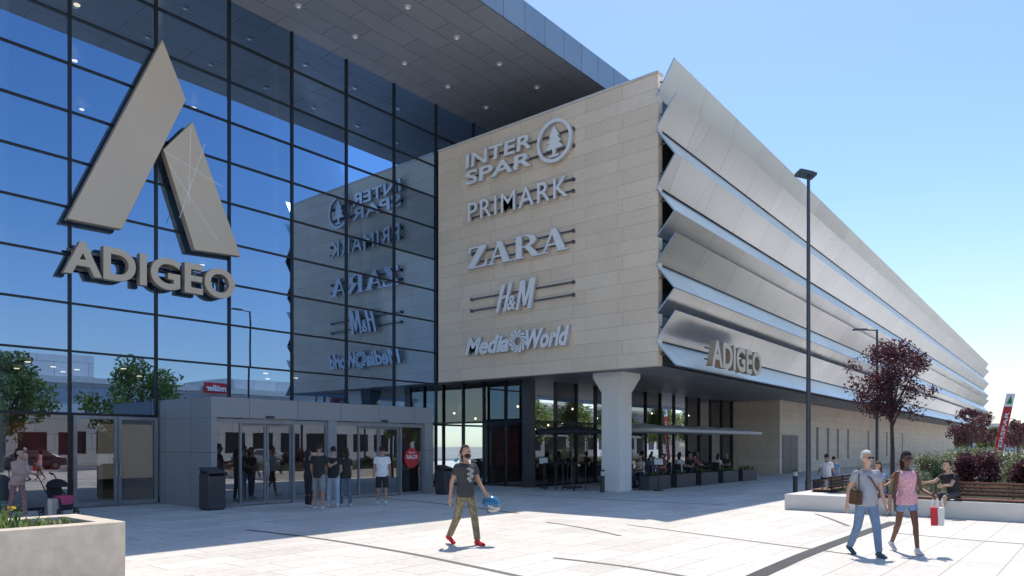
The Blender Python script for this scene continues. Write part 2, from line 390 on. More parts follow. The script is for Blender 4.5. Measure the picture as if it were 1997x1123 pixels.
for i,((o1,z1),(o2,z2)) in enumerate(prof):
    b=MB(); segs=38
    d=Vector((0,-(o2-o1),z2-z1)).normalized(); n=Vector((0,-d.z,d.y)).normalized()*.045
    if n.y>0: n=-n
    for k in range(segs):
        xa=L*k/segs+.004; xb=L*(k+1)/segs-.004
        P=[Vector((xa,-o1,z1)),Vector((xb,-o1,z1)),Vector((xb,-o2,z2)),Vector((xa,-o2,z2))]
        b.prism(P,-n)
    o=b.obj('louvre',lmats[i%4],mall); o.location=(C0.x-.06,C0.y,0); o.rotation_euler=(0,0,FA)
b=MB(); b.prism([fp(.3,-.02,4.5),fp(L-.3,-.02,4.5),fp(L-.3,-.25,4.5),fp(.3,-.25,4.5)],(0,0,9.2)); b.obj('backing_wall',m_charcoal,mall)
for (o1,z1),(o2,z2) in prof:
    x=.15; b=MB(); b.path([fp(x,-.05,(z1+z2)/2),fp(x,.28,(z1+z2)/2)],.03,6); b.obj('louvre_bracket',m_bracket,mall)
RU=23.6; RV=18.6
def glazV(u0,u1,v,n,z1=4.5,zt=2.75):
    for i in range(n):
        a=u0+(u1-u0)*i/n; c=u0+(u1-u0)*(i+1)/n
        pane(a,c,.1,zt,v=v,m=m_glass2); pane(a,c,zt,z1,v=v,m=m_glass2)
glazV(RU+.3,44.3,RV,13)
for i in range(14):
    u=RU+.3+(44.3-RU-.3)*i/13; b=MB(); b.box(u-.03,u+.03,RV-.09,RV+.06,0,4.5); b.obj('mullion',m_frame,mall)
b=MB(); b.box(RU+.3,44.3,RV-.06,RV+.05,2.71,2.79); b.obj('transom',m_frame,mall)
b=MB(); b.box(RU+.3,44.3,RV-.06,RV+.05,0,.1); b.obj('sill',m_frame,mall)
for i in range(3):
    a=RV+(G-RV)*i/3; c=RV+(G-RV)*(i+1)/3
    pane(a,c,.1,2.75,v=RU,m=m_glass3,axis='U'); pane(a,c,2.75,4.5,v=RU,m=m_glass3,axis='U')
    b=MB(); b.box(RU-.08,RU+.05,c-.035,c+.035,0,4.5); b.obj('mullion',m_frame,mall)
b=MB(); b.box(RU-.06,RU+.05,RV+.3,G,2.71,2.79); b.obj('transom',m_frame,mall)
b=MB(); b.box(RU-.06,RU+.3,RV-.1,RV+.3,0,4.5); b.obj('corner_post',m_postgrey,mall)
S0=Vector((44.4,15.6,0))
def sp_(x,o,z=0): return (S0.x+fx*x+fy*o,S0.y+fy*x-fx*o,z)
b=MB(); b.prism([sp_(0,0),sp_(82,0),sp_(82,-8),(44.4,24,0)],(0,0,4.498)); b.obj('lower_stone_wall',m_stone2,mall)
b=MB(); b.prism([sp_(.5,.04,.02),sp_(3.6,.04,.02),sp_(3.6,-.01,.02),sp_(.5,-.01,.02)],(0,0,2.35)); dd=b.obj('service_door',m_postgrey,mall)
b=MB(); b.prism([sp_(2.03,.047,.02),sp_(2.07,.047,.02),sp_(2.07,.03,.02),sp_(2.03,.03,.02)],(0,0,2.3)); b.obj('door_gap',m_black,dd)
for x in (8.0,10.8,13.6,16.8,24,32,40):
    b=MB(); b.prism([sp_(x,.03,.7),sp_(x+.45,.03,.7),sp_(x+.45,-.01,.7),sp_(x,-.01,.7)],(0,0,2.3)); b.obj('slit_window',m_frame,mall)
def column(u,v):
    b=MB(); h=.42
    prof_=[(0,h),(3.75,h),(4.32,.66),(4.499,.66)]
    b.loft([[(u-k,v-k,z),(u+k,v-k,z),(u+k,v+k,z),(u-k,v+k,z)] for z,k in prof_]); b.obj('column',m_col,mall,bevel=.015,sharp=10)
column(24.1,14.7)
# interior
b=MB(); b.box(-15,23.5,36,36.2,0,16.25); b.obj('interior_wall',m_int,mall)
b=MB(); b.box(23.66,23.8,22.5,36,.02,4.5); b.obj('interior_wall',m_int,mall)
b=MB(); b.box(-15.2,-15,22.3,36,0,16.25); b.obj('interior_wall',m_int,mall)
b=MB(); b.box(-15,23.4,G+.15,36,.004,.02); b.obj('interior_floor',m_intfloor,mall)
b=MB(); b.box(-15,22.1,27,36,5.0,5.5); b.box(-15,22.1,27,27.1,5.5,6.5); b.obj('gallery',m_int,mall)
b=MB(); b.box(-15,22.1,27,36,9.9,10.4); b.box(-15,22.1,27,27.1,10.4,11.4); b.obj('gallery',m_int,mall)
for k in range(6):
    u=-2+4.4*k; b=MB(); b.tube((u,24.6,0),(u,24.6,16.2),.16,n=14); b.obj('interior_column',m_white,mall)
for z,n in ((16.1,12),(9.8,4),(4.9,12)):
    for k in range(n):
        u=random.uniform(0,21); v=random.uniform(24 if z>16 else 27.5,35)
        b=MB(); b.tube((u,v,z-.03),(u,v,z),.1,n=10); b.obj('ceiling_lamp',m_lampglow,mall)
m_shop1=mat('shop_red',(.4,.06,.05),.6,emit=.08); m_shop2=mat('shop_cream',(.6,.5,.38),.6,emit=.2)
for k in range(7):
    u=-1+3.2*k; b=MB(); b.box(u,u+2.6,31,31.1,.4,2.6); b.obj('shop_display',[m_shop1,m_shop2,m_int][k%3],mall)
b=MB(); b.box(RU+.25,44.2,27,27.2,.02,4.5); b.obj('interior_wall',mat('rest_wall',(.16,.10,.065),.8),mall)
b=MB(); b.box(44.0,44.2,RV+.1,27,.02,4.5); b.obj('interior_wall',mat('rest_wall_end',(.14,.10,.07),.8),mall)
b=MB(); b.box(RU+.06,44.2,RV+.1,27,.004,.02); b.obj('interior_floor',m_intfloor,mall)
for k in range(34):
    u=random.uniform(24.2,43); v=random.uniform(19.2,25); z=random.uniform(2.6,3.7)
    b=MB(); b.tube((u,v,z),(u,v,4.5),.006,n=5); b.c=1; b.ell((u,v,z-.03),.055,seg=10,rings=6); b.obj('pendant_lamp',[m_black,m_lampglow if k%3 else m_steel],mall)
for k in range(9):
    u=25+2.1*k; b=MB(); b.box(u,u+.05,25.8,26,1.2,3.6)
    for j in range(4): b.box(u,u+1.5,25.7,26,1.2+.7*j,1.24+.7*j)
    b.obj('shelf',m_bracket,mall)

# ------------------------------------------------------------ entrance porch
por=empty('entrance_porch','grey metal clad entrance porch with sliding glass doors','entrance')
PU0,PU1,PV=10.15,18.6,19.1
b=MB(); b.box(PU0,PU1,PV,G-.14,2.52,3.1); b.obj('porch_roof',m_greypan,por,bevel=.01)
b=MB(); b.box(PU0,PU0+.16,PV,G-.14,0,2.518); b.obj('side_wall',m_greypan,por)
b=MB(); b.box(PU1-.4,PU1,PV,G-.14,0,2.518); b.obj('side_wall',m_greypan,por)
b=MB(); b.box(14.02,14.34,PV,PV+.3,0,2.518); b.obj('pillar',m_greypan,por)
def fixed(u0,u1,v=PV+.12,z1=2.5):
    b=MB(); w_=.05; b.box(u0,u0+w_,v-.04,v+.04,0,z1); b.box(u1-w_,u1,v-.04,v+.04,0,z1); b.box(u0+w_,u1-w_,v-.04,v+.04,z1-.12,z1); b.box(u0+w_,u1-w_,v-.04,v+.04,0,.1)
    f=b.obj('window',m_framegrey,por); b=MB(); b.add([(u0+w_,v,.1),(u1-w_,v,.1),(u1-w_,v,z1-.12),(u0+w_,v,z1-.12)],[(0,1,2,3)]); b.obj('pane',m_glass2,f)
for a,c in ((10.31,11.1),(12.8,14.02),(14.34,15.33),(17.12,18.2)): fixed(a,c)
door(11.1,11.94,PV+.2,2.36,por,1,fw=.06); door(11.96,12.8,PV+.2,2.36,por,-1,fw=.06)
door(15.33,16.22,PV+.2,2.36,por,1,fw=.06); door(16.24,17.12,PV+.2,2.36,por,-1,fw=.06)
for a,c in ((11.1,12.8),(15.33,17.12)): b=MB(); b.box(a,c,PV+.08,PV+.26,2.37,2.515); b.obj('lintel',m_framegrey,por)
b=MB(); b.box(PU0+.16,PU1-.4,G-.6,G-.55,0,2.5); b.obj('inner_wall',m_int,por)
for k in range(6):
    b=MB(); u=11+1.3*k; b.tube((u,20.8,2.49),(u,20.8,2.515),.07,n=10); b.obj('ceiling_lamp',m_lampglow,por)
for uu in (11.95,16.3):
    b=MB(); b.box(uu-.12,uu+.12,PV-.06,PV-.003,2.54,2.6); b.obj('door_sensor',m_black,por)

# ------------------------------------------------------------ text helpers
def textmesh(txt,Wd,Ht,ext,mats,bold=0.,shear=0.,sx=None,sp=1.0):
    cu=bpy.data.curves.new('t','FONT'); cu.body=txt; cu.size=1; cu.extrude=.5; cu.offset=bold; cu.shear=shear; cu.space_character=sp; cu.resolution_u=6
    o=bpy.data.objects.new('t',cu); COL.objects.link(o)
    dg=bpy.context.evaluated_depsgraph_get(); me=bpy.data.meshes.new_from_object(o.evaluated_get(dg))
    bpy.data.objects.remove(o); 
    n=len(me.vertices); co_=np.empty(n*3); me.vertices.foreach_get('co',co_); co_=co_.reshape(-1,3)
    mn=co_.min(0); mx=co_.max(0)
    co_[:,0]=(co_[:,0]-mn[0])/(mx[0]-mn[0])*Wd; co_[:,1]=(co_[:,1]-mn[1])/(mx[1]-mn[1])*Ht; co_[:,2]=(co_[:,2]-mn[2])/(mx[2]-mn[2])*ext
    me.vertices.foreach_set('co',co_.ravel()); me.materials.clear()
    for m in mats: me.materials.append(m)
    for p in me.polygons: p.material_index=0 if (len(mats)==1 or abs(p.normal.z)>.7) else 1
    me.update(); return me
def place(me,name,parent,org,right,mats=None,**kw):
    r=Vector((*right,0)).normalized(); up=Vector((0,0,1)); out=r.cross(up)
    M=Matrix((( r.x,up.x,out.x,org[0]),(r.y,up.y,out.y,org[1]),(r.z,up.z,out.z,org[2]),(0,0,0,1)))
    me.transform(M); return put(name,me,parent,**kw)
def polymesh(polys,ext,mats):
    b=MB()
    for i,p in enumerate(polys):
        b.prism([(x,y,0) for x,y in p],(0,0,ext+.0021*(i%5)))
    me=b.mesh('poly',mats)
    if len(mats)>1:
        for p in me.polygons: p.material_index=0 if abs(p.normal.z)>.7 else 1
    return me
def ringpolys(cx,cy,ro,ri,n=40,sx=1.):
    out=[]
    for k in range(n):
        a=2*math.pi*k/n;b_=2*math.pi*(k+1)/n
        out.append([(cx+sx*ro*math.cos(a),cy+ro*math.sin(a)),(cx+sx*ro*math.cos(b_),cy+ro*math.sin(b_)),(cx+sx*ri*math.cos(b_),cy+ri*math.sin(b_)),(cx+sx*ri*math.cos(a),cy+ri*math.sin(a))])
    return out
v0=G-.42
logo=empty('emblem_sign','giant champagne metal A shaped emblem mounted on glass wall','sign')
def leg(pix,name,extra=None):
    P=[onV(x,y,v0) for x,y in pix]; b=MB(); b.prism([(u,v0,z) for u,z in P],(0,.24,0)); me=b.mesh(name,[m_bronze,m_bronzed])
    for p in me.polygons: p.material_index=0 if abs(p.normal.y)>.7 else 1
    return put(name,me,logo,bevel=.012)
leg([(317,77),(363,194),(238,447),(131,426)],'emblem_stroke'); leg([(376,237),(470,500),(380,487),(319,291)],'emblem_stroke')
for (a,c) in (((319,293),(435,365)),((372,250),(368,400)),((350,425),(400,280)),((330,320),(425,470))):
    (u1,z1),(u2,z2)=onV(*a,v0),onV(*c,v0); b=MB(); b.path([(u1,v0-.004,z1),(u2,v0-.004,z2)],.009,4); b.obj('inlay_line',m_white,logo)
for px,py in ((200,400),(300,180),(345,330),(420,450)):
    u,z=onV(px,py,v0); b=MB(); b.tube((u,v0+.23,z),(u,G-.02,z),.05,n=8); b.obj('bracket',m_bracket,logo)
sg=empty('name_sign','champagne metal mall name letters mounted on glass wall','sign')
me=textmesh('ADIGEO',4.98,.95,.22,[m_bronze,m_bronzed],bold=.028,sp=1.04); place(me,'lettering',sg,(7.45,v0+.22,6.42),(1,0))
b=MB(); b.box(7.6,12.2,v0+.23,v0+.27,6.6,6.66); b.box(7.6,12.2,v0+.23,v0+.27,7.1,7.16)
for u in (8,10,12): b.tube((u,v0+.25,6.63),(u,G-.02,6.63),.03,n=6); b.tube((u,v0+.25,6.6),(u,v0+.25,7.12),.03,n=6)
b.obj('bracket',m_bracket,sg)
sg=empty('name_sign','bronze mall name letters standing off metal louvre facade','sign')
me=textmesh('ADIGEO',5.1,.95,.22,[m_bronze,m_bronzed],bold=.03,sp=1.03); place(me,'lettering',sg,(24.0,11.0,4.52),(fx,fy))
b=MB(); b.path([(24.1,11.1,4.8),(29.0,11.27,4.8)],.03,6); b.obj('bracket',m_bracket,sg)
b=MB(); b.path([(24.1,11.1,5.2),(29.0,11.27,5.2)],.03,6); b.obj('bracket',m_bracket,sg)
UP=SU-.14
def ssign(label): return empty('shop_sign',label,'sign')
def rails(sg,va,vb,zs):
    for z in zs:
        b=MB(); b.box(SU-.12,SU-.07,vb,va,z-.03,z+.03); b.box(SU-.13,SU,vb,vb+.06,z-.06,z+.06); b.box(SU-.13,SU,va-.06,va,z-.06,z+.06)
        for v in np.linspace(vb+.15,va-.15,4): b.tube((SU-.08,v,z),(SU,v,z),.025,n=6)
        b.obj('bracket',m_bracket,sg)
V0=20.35
sg=ssign('white two line supermarket lettering with round fir tree emblem')
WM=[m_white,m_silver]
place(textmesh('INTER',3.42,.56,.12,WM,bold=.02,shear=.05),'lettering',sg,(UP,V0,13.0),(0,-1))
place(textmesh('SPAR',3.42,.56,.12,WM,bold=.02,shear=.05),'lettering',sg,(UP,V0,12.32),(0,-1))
pl=ringpolys(0,0,.80,.67); tree_=[[(-.42,-.30),(.42,-.30),(0,.16)],[(-.33,-.06),(.33,-.06),(0,.34)],[(-.23,.16),(.23,.16),(0,.56)],[(-.07,-.55),(.07,-.55),(.07,-.3),(-.07,-.3)],[(-.22,-.6),(.22,-.6),(.22,-.52),(-.22,-.52)]]
vc,zc=onU(1084,276,UP); place(polymesh(pl+tree_,.12,WM),'round_emblem',sg,(UP,vc,zc),(0,-1))
rails(sg,20.2,15.1,(12.65,13.25))
sg=ssign('slim white clothes shop letters on stone wall')
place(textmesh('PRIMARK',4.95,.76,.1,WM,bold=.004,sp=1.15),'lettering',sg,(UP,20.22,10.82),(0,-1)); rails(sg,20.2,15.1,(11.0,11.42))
Z=[[(.06,.92),(.86,.92),(.86,1),(.06,1)],[(.06,.70),(.10,.70),(.18,.92),(.06,.92)],[(.52,.92),(.86,.92),(.33,.08),(0,.08)],[(0,0),(.88,0),(.88,.08),(0,.08)],[(.74,.08),(.88,.08),(.88,.32),(.84,.32)]]
A=[[(.08,.04),(.155,.04),(.52,.94),(.43,.97)],[(.38,1),(.60,1),(.96,.04),(.66,.04)],[(.21,.30),(.66,.30),(.64,.37),(.24,.37)],[(-.02,0),(.30,0),(.30,.05),(-.02,.05)],[(.56,0),(1.06,0),(1.06,.05),(.56,.05)]]
Rr=[[(.10,.04),(.35,.04),(.35,.96),(.10,.96)],[(-.02,0),(.47,0),(.47,.05),(-.02,.05)],[(-.02,.95),(.5,.95),(.5,1),(-.02,1)],[(.44,.49),(.70,.49),(1.06,.04),(.78,.04)],[(.76,0),(1.12,0),(1.12,.05),(.76,.05)],[(.35,.46),(.55,.46),(.55,.52),(.35,.52)]]
for k in range(12):
    a=-math.pi/2+math.pi*k/12; b_=-math.pi/2+math.pi*(k+1)/12
    Rr.append([(.5+.44*math.cos(a),.73+.27*math.sin(a)),(.5+.44*math.cos(b_),.73+.27*math.sin(b_)),(.5+.19*math.cos(b_),.73+.205*math.sin(b_)),(.5+.19*math.cos(a),.73+.205*math.sin(a))])
polys=[];x=0
for gl,wd in ((Z,.90),(A,1.08),(Rr,1.10),(A,1.06)):
    polys+=[[(x+p[0],p[1]) for p in q] for q in gl]; x+=wd+.03
k=5.02/x
polys=[[(p[0]*k,p[1]*.86) for p in q] for q in polys]
sg=ssign('white serif fashion shop letters on stone wall')
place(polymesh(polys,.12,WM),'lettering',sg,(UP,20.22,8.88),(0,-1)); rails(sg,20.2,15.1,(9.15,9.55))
sg=ssign('white slanted two letter fashion sign on long steel rails')
va,_=onU(974,570,UP); vb,_=onU(1040,570,UP)
def st(x0,y0,x1,y1,w0,w1): return [(x0-w0/2,y0),(x0+w0/2,y0),(x1+w1/2,y1),(x1-w1/2,y1)]
HM=[st(-.02,-.02,.12,.98,.09,.12),st(.20,0,.34,1.0,.09,.11),[(.00,.42),(.30,.52),(.30,.62),(.00,.52)],
    st(.58,-.02,.68,1.0,.08,.10),st(.79,.10,.70,1.0,.07,.12),st(.79,.10,.96,1.04,.07,.11),st(.93,-.02,1.01,1.04,.11,.10)]
HM=[[((p[0]+p[1]*.06)*(va-vb),p[1]*1.08) for p in q] for q in HM]
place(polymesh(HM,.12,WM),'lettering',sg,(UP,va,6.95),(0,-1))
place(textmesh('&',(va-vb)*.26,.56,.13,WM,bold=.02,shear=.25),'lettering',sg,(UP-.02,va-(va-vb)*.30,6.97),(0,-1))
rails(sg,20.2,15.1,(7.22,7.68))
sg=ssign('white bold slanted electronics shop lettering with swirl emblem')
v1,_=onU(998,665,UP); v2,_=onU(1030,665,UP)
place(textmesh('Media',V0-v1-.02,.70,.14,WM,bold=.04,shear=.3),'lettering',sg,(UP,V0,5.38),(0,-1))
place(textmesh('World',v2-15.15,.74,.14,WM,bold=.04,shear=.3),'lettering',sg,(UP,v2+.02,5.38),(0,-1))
sw=[]
for k in range(12):
    a=2*math.pi*k/12
    def pt(r,t): return (r*math.cos(t),r*math.sin(t))
    sw.append([pt(.44,a),pt(.44,a+.36),pt(.30,a+.72),pt(.17,a+1.15),pt(.14,a+.95),pt(.27,a+.42)])
place(polymesh(sw,.14,WM),'swirl_emblem',sg,(UP,(v1+v2)/2,5.73),(0,-1))
sg=empty('sale_sticker','round red sale sticker on entrance glass','sign')
uu,zz=onV(805,893,PV); b=MB(); b.tube((uu,PV+.05,zz),(uu,PV+.075,zz),.35,n=32); b.obj('disc',m_red,sg)
place(textmesh('SALDI',.5,.14,.005,[m_white],bold=.02),'lettering',sg,(uu-.25,PV+.048,zz-.03),(1,0))
place(textmesh('fino al',.28,.08,.005,[m_white]),'lettering',sg,(uu-.14,PV+.048,zz+.16),(1,0))
sg=empty('interior_shop_sign','white restaurant name letters inside mall above gallery','sign'); place(textmesh('sushiko',2.2,.5,.05,[m_white]),'lettering',sg,(12.1,26.9,5.0),(1,0))

# ------------------------------------------------------------ foliage
def leafmesh(name,clumps,n,size,m,flat=.0):
    cs=np.array([c[0] for c in clumps]); rs=np.array([c[1] for c in clumps]); wgt=rs**2; wgt/=wgt.sum()
    idx=np.random.choice(len(clumps),n,p=wgt)
    d=np.random.normal(size=(n,3)); d/=np.linalg.norm(d,axis=1)[:,None]
    rr=np.random.uniform(.05,1.15,n)**.6
    p=cs[idx]+d*(rs[idx]*rr)[:,None]
    a=np.random.normal(size=(n,3)); a/=np.linalg.norm(a,axis=1)[:,None]
    b_=np.cross(a,np.random.normal(size=(n,3))); b_/=np.linalg.norm(b_,axis=1)[:,None]
    s=size*np.random.uniform(.6,1.3,n)[:,None]
    v=np.stack([p-a*s,p+b_*s*.5,p+a*s,p-b_*s*.5],1).reshape(-1,3)
    me=bpy.data.meshes.new(name); me.vertices.add(4*n); me.vertices.foreach_set('co',v.ravel())
    me.loops.add(4*n); me.polygons.add(n); me.loops.foreach_set('vertex_index',np.arange(4*n)); me.polygons.foreach_set('loop_start',np.arange(0,4*n,4)); 
    me.update(calc_edges=True); me.materials.append(m); return me
def tree(loc,h,trunk_h,cr,nl,ls,m,label,cat='tree',tr=.07,group=None,name='tree',clumpn=26,core=.4,cs=(.20,.36)):
    t=empty(name,label,cat,loc,group=group); b=MB()
    top=trunk_h+(h-trunk_h)*.55
    b.path([(0,0,0),(.02*cr,.01,trunk_h*.5),(-.01,.03,trunk_h),(.03,0,top)],[tr*1.2,tr,tr*.8,tr*.3],10)
    cl=[]; ch=(h-trunk_h)
    for k in range(clumpn):
        a=random.uniform(0,6.28); zz_=random.uniform(.05,.95); rad=cr*math.sqrt(max(0.05,1-(2*zz_-1)**2*.85))*random.uniform(.3,1.05)*.82
        if zz_>.75: rad*=.7
        c=(rad*math.cos(a),rad*math.sin(a),trunk_h+ch*(.06+.86*zz_)); cl.append((c,cr*random.uniform(*cs)))
        if k%2==0:
            st_=trunk_h*.85+random.uniform(0,ch*.3); b.path([(0,0,st_),(c[0]*.5,c[1]*.5,st_+(c[2]-st_)*.55),(c[0]*.9,c[1]*.9,c[2])],[tr*.42,tr*.25,tr*.08],6)
    if core: cl.append(((0,0,trunk_h+ch*.5),cr*core))
    b.obj('trunk',m_bark,t)
    put('crown',leafmesh('crown',cl,nl,ls,m),t); return t
tree((30,6.35,.4),5.75-.4,2.35,1.75,7000,.062,m_plum,'purple leaved plum tree with slim trunk in raised bed',clumpn=52,core=.3,cs=(.15,.28))
for (x,y,h) in ((67.5,8.9,4.9),(74,9.4,5.2),(88,10,5.4),(72.5,6,4.0),(84,7,4.2)):
    tree((x,y,0),h,1.6,1.6,2000,.10,m_plum,'young purple leaved plum tree beside the mall',group='small plum trees along the facade',clumpn=36,cs=(.12,.26),core=0)
def shrub(loc,r,h,n,m,label,ls=.05,group=None):
    cl=[((random.uniform(-.6,.6)*r,random.uniform(-.6,.6)*r,random.uniform(.25,.8)*h),r*random.uniform(.25,.42)) for _ in range(14)]
    t=empty('shrub',label,'shrub',loc,group=group); b=MB()
    for c,_ in cl[:8]: b.path([(0,0,0),(c[0]*.6,c[1]*.6,c[2]*.6),c],[.02,.014,.006],5)
    b.obj('stem',m_bark,t); put('foliage',leafmesh('foliage',cl,n,ls,m),t)
shrub((24,2.9,.45),.68,1.15,4200,m_plum,'rounded dark red leaved shrub in raised bed',group='red shrubs')
shrub((24.3,1.75,.45),.6,.95,3500,m_plum,'rounded dark red leaved shrub in raised bed',group='red shrubs')
for (x,y,r,h) in ((33,4.5,.8,.8),(36.5,6,1.0,.9),(40,4,1.2,1.),(45,5.5,1.4,1.1),(28,4.2,.6,.6),(31,2.6,.7,.8),(50,7,1.5,1.1),(38,2.5,1.1,1.1)):
    shrub((x,y,.42),r,h,2400,m_leaf2,'loose pale green flowering shrub in raised bed',.06,group='green shrubs')
n=16000; P=np.stack([np.random.uniform(21.6,59,n),np.random.uniform(-5.5,6.6,n),np.full(n,.42)],1)
hh=np.random.uniform(.08,.42,n); dx=np.random.normal(0,.1,(n,2)); wv=np.random.normal(0,.012,(n,2))+.008
v=np.stack([P-np.c_[wv,np.zeros(n)],P+np.c_[wv,np.zeros(n)],P+np.c_[dx,hh]],1).reshape(-1,3)
me=bpy.data.meshes.new('flower_bed'); me.vertices.add(3*n); me.vertices.foreach_set('co',v.ravel()); me.loops.add(3*n); me.polygons.add(n)
me.loops.foreach_set('vertex_index',np.arange(3*n)); me.polygons.foreach_set('loop_start',np.arange(0,3*n,3)); me.update(calc_edges=True); me.materials.append(m_leaf2)
put('flower_bed',me,label='loose meadow grasses filling the raised bed',cat='plants',kind='stuff')
cl=[((random.uniform(22,55),random.uniform(-4,6.3),random.uniform(.6,.85)),.35) for _ in range(120)]
put('blossoms',leafmesh('blossoms',cl,2600,.035,m_flower),label='pale blossoms among meadow grasses in raised bed',cat='flowers',kind='stuff')
rb=empty('raised_planter','long low pale concrete raised planting bed with bench edge','planter')
b=MB(); b.box(20,21.3,-6,6.9,0,.42); b.box(21.3,60,6.65,6.9,0,.42); b.box(59.8,60,-6,6.65,0,.42); b.obj('planter_wall',m_conc,rb,bevel=.012)
b=MB(); b.box(21.3,59.8,-6,6.65,0,.40); b.obj('soil',m_soil,rb)
def bench(label,u0,u1,v0_,v1_,along,back=True,z=.42):
    t=empty('bench',label,'bench'); b=MB()
    if along=='v':
        for k in range(5): b.box(u0+.02+k*.1,u0+.1+k*.1,v0_,v1_,z+.03,z+.065)
    else:
        for k in range(5): b.box(u0,u1,v0_+.02+k*.1,v0_+.1+k*.1,z+.03,z+.065)
    b.obj('seat',m_wood,t)
    for q in (np.arange(v0_+.2,v1_,1.1) if along=='v' else np.arange(u0+.2,u1,1.1)):
        b=MB()
        if along=='v': b.box(u0+.02,u0+.57,q-.02,q+.02,z,z+.03); b.box(u0+.54,u0+.57,q-.02,q+.02,z,z+.44)
        else: b.box(q-.02,q+.02,v0_-.03,v0_+.5,z,z+.03); b.box(q-.02,q+.02,v0_-.03,v0_+.0,z,z+.44)
        b.obj('bracket',m_charcoal,t)
    if back:
        b=MB()
        for k in range(4):
            if along=='v': b.box(u0+.51,u0+.538,v0_,v1_,z+.1+k*.09,z+.17+k*.09)
            else: b.box(u0,u1,v0_+.0,v0_+.028,z+.1+k*.09,z+.17+k*.09)
        b.obj('backrest',m_wood,t)
bench('long reddish wood slat bench with backrest on concrete edge',20.1,20.6,-5,2.95,'v')
bench('reddish wood slat bench without backrest on concrete edge',20.1,20.6,3.2,5.3,'v',back=False)
bench('reddish wood slat bench with backrest on concrete edge',21.6,25.2,6.2,6.7,'u')
fp_=empty('stone_planter','square pale travertine planter box with green plants','planter')
b=MB(); b.box(-1,3.97,9.6,9.85,0,.79); b.box(-1,3.97,10.95,11.2,0,.79); b.box(3.72,3.97,9.85,10.95,0,.79); b.box(-1,-.75,9.85,10.95,0,.79); b.obj('planter_box',m_trav,fp_,bevel=.01)
b=MB(); b.box(-.75,3.72,9.85,10.95,0,.74); b.obj('soil',m_soil,fp_)
m_br=leafmat('bright_leaves',(.06,.13,.02),(.18,.26,.06))
b=MB()
for k in range(420):
    x=random.uniform(1.6,3.65); y=random.uniform(9.95,10.85); tall=x<2.95
    hgt=random.uniform(.16,.32) if tall else random.uniform(.05,.10); a=random.uniform(0,6.28); r=random.uniform(.08,.22)*(1 if tall else .6); wd=.014
    if not tall and random.random()<.55: continue
    p0=Vector((x,y,.74)); p1=p0+Vector((r*.4*math.cos(a),r*.4*math.sin(a),hgt*.7)); p2=p0+Vector((r*math.cos(a),r*math.sin(a),hgt)); q=Vector((-math.sin(a),math.cos(a),0))*wd
    b.add([p0-q,p0+q,p1+q,p1-q,p2],[(0,1,2,3),(3,2,4)])
b.obj('plant',m_br,fp_,kind='stuff')
fc=[((random.uniform(2.2,2.95),random.uniform(10,10.8),random.uniform(.98,1.06)),.035) for _ in range(8)]
put('flower',leafmesh('flower',fc,120,.025,leafmat('yellow_petal',(.6,.4,.02),(.75,.55,.05))),fp_)

# ------------------------------------------------------------ street furniture
def lamp(loc,h,kind,rotz,label):
    t=empty('street_lamp',label,'street lamp',loc,rotz); b=MB()
    b.tube((0,0,0),(0,0,.5),.11,.11,14); b.path([(0,0,.5),(0,0,h*.5),(0,0,h)],[.085,.07,.055],14); b.tube((0,0,0),(0,0,.03),.2,.2,14); b.obj('pole',m_pole,t)
    b=MB()
    if kind=='head':
        b.tube((0,0,h),(0,0,h+.06),.05,n=8); b.obox((-.1,0,h+.13),(.62,.5,.10),(0,.22,0)); b.obox((-.1,0,h+.2),(.45,.36,.06),(0,.22,0))
    else:
        b.tube((0,0,h-.04),(-1.0,0,h+.0),.035,n=8); b.obox((-.95,0,h),(.7,.3,.08))
    b.obj('lamp_head',m_pole,t); return t
lamp((26.4,8.27,0),11.15,'head',-YAW,'tall dark grey street lamp with flat floodlight head')
lamp((43.6,10.0,0),8.1,'arm',-YAW,'dark grey street lamp with short side arm')
lamp((26.8,-.8,0),10.9,'arm',0,'dark grey street lamp with short side arm')
lamp((34.5,-4,0),10.9,'arm',0,'dark grey street lamp with short side arm')
for px,d,h in ((1978,95,5.2),(1990,130,6)):
    lamp((*gd(px,d),0),h,'arm',-YAW,'small distant street lamp with side arm')
def bollard(loc):
    t=empty('bollard','short cylindrical bollard light with pale top band','bollard',loc,group='bollard lights'); b=MB(); b.tube((0,0,0),(0,0,.62),.085,n=18); b.tube((0,0,.78),(0,0,.84),.09,n=18); b.obj('post',m_charcoal,t)
    b=MB(); b.tube((0,0,.62),(0,0,.78),.07,n=18); b.obj('lens',m_conc,t)
bollard((*g(1551,961),0)); bollard((*g(1175,960),0))
def bin_(loc,w_,h,rz,label):
    t=empty('litter_bin',label,'litter bin',loc,rz,group='litter bins'); b=MB(); k=w_/2
    b.box(-k,k,-k,k,0.04,h*.80); b.box(-k*.9,k*.9,-k*.9,k*.9,0,.04); b.obj('body',m_charcoal,t,bevel=.015)
    b=MB(); b.prism([(-k,-k,h*.86),(-k,k,h*.94),(-k,k,h),(-k,-k,h*.90)],(2*k,0,0)); b.box(-k,-k+.03,-k,k,h*.8,h*.86);b.box(k-.03,k,-k,k,h*.8,h*.86);b.box(-k+.03,k-.03,k-.03,k,h*.8,h*.92); b.obj('lid',m_charcoal,t,bevel=.01)
bin_((*g(414,994),0),.5,1.15,0,'dark charcoal square litter bin with sloped lid beside entrance')
bin_((*g(866,964),0),.45,1.05,0,'dark charcoal square litter bin with sloped lid beside entrance')
t=empty('ash_bin','small steel cylindrical ash bin','bin',(*g(103,1008),0)); b=MB(); b.tube((0,0,0),(0,0,.45),.17,n=24); b.tube((0,0,.45),(0,0,.47),.18,n=24); b.obj('body',m_steel,t,bevel=.006); b=MB(); b.tube((0,0,.471),(0,0,.475),.13,n=20); b.obj('opening',m_black,t)
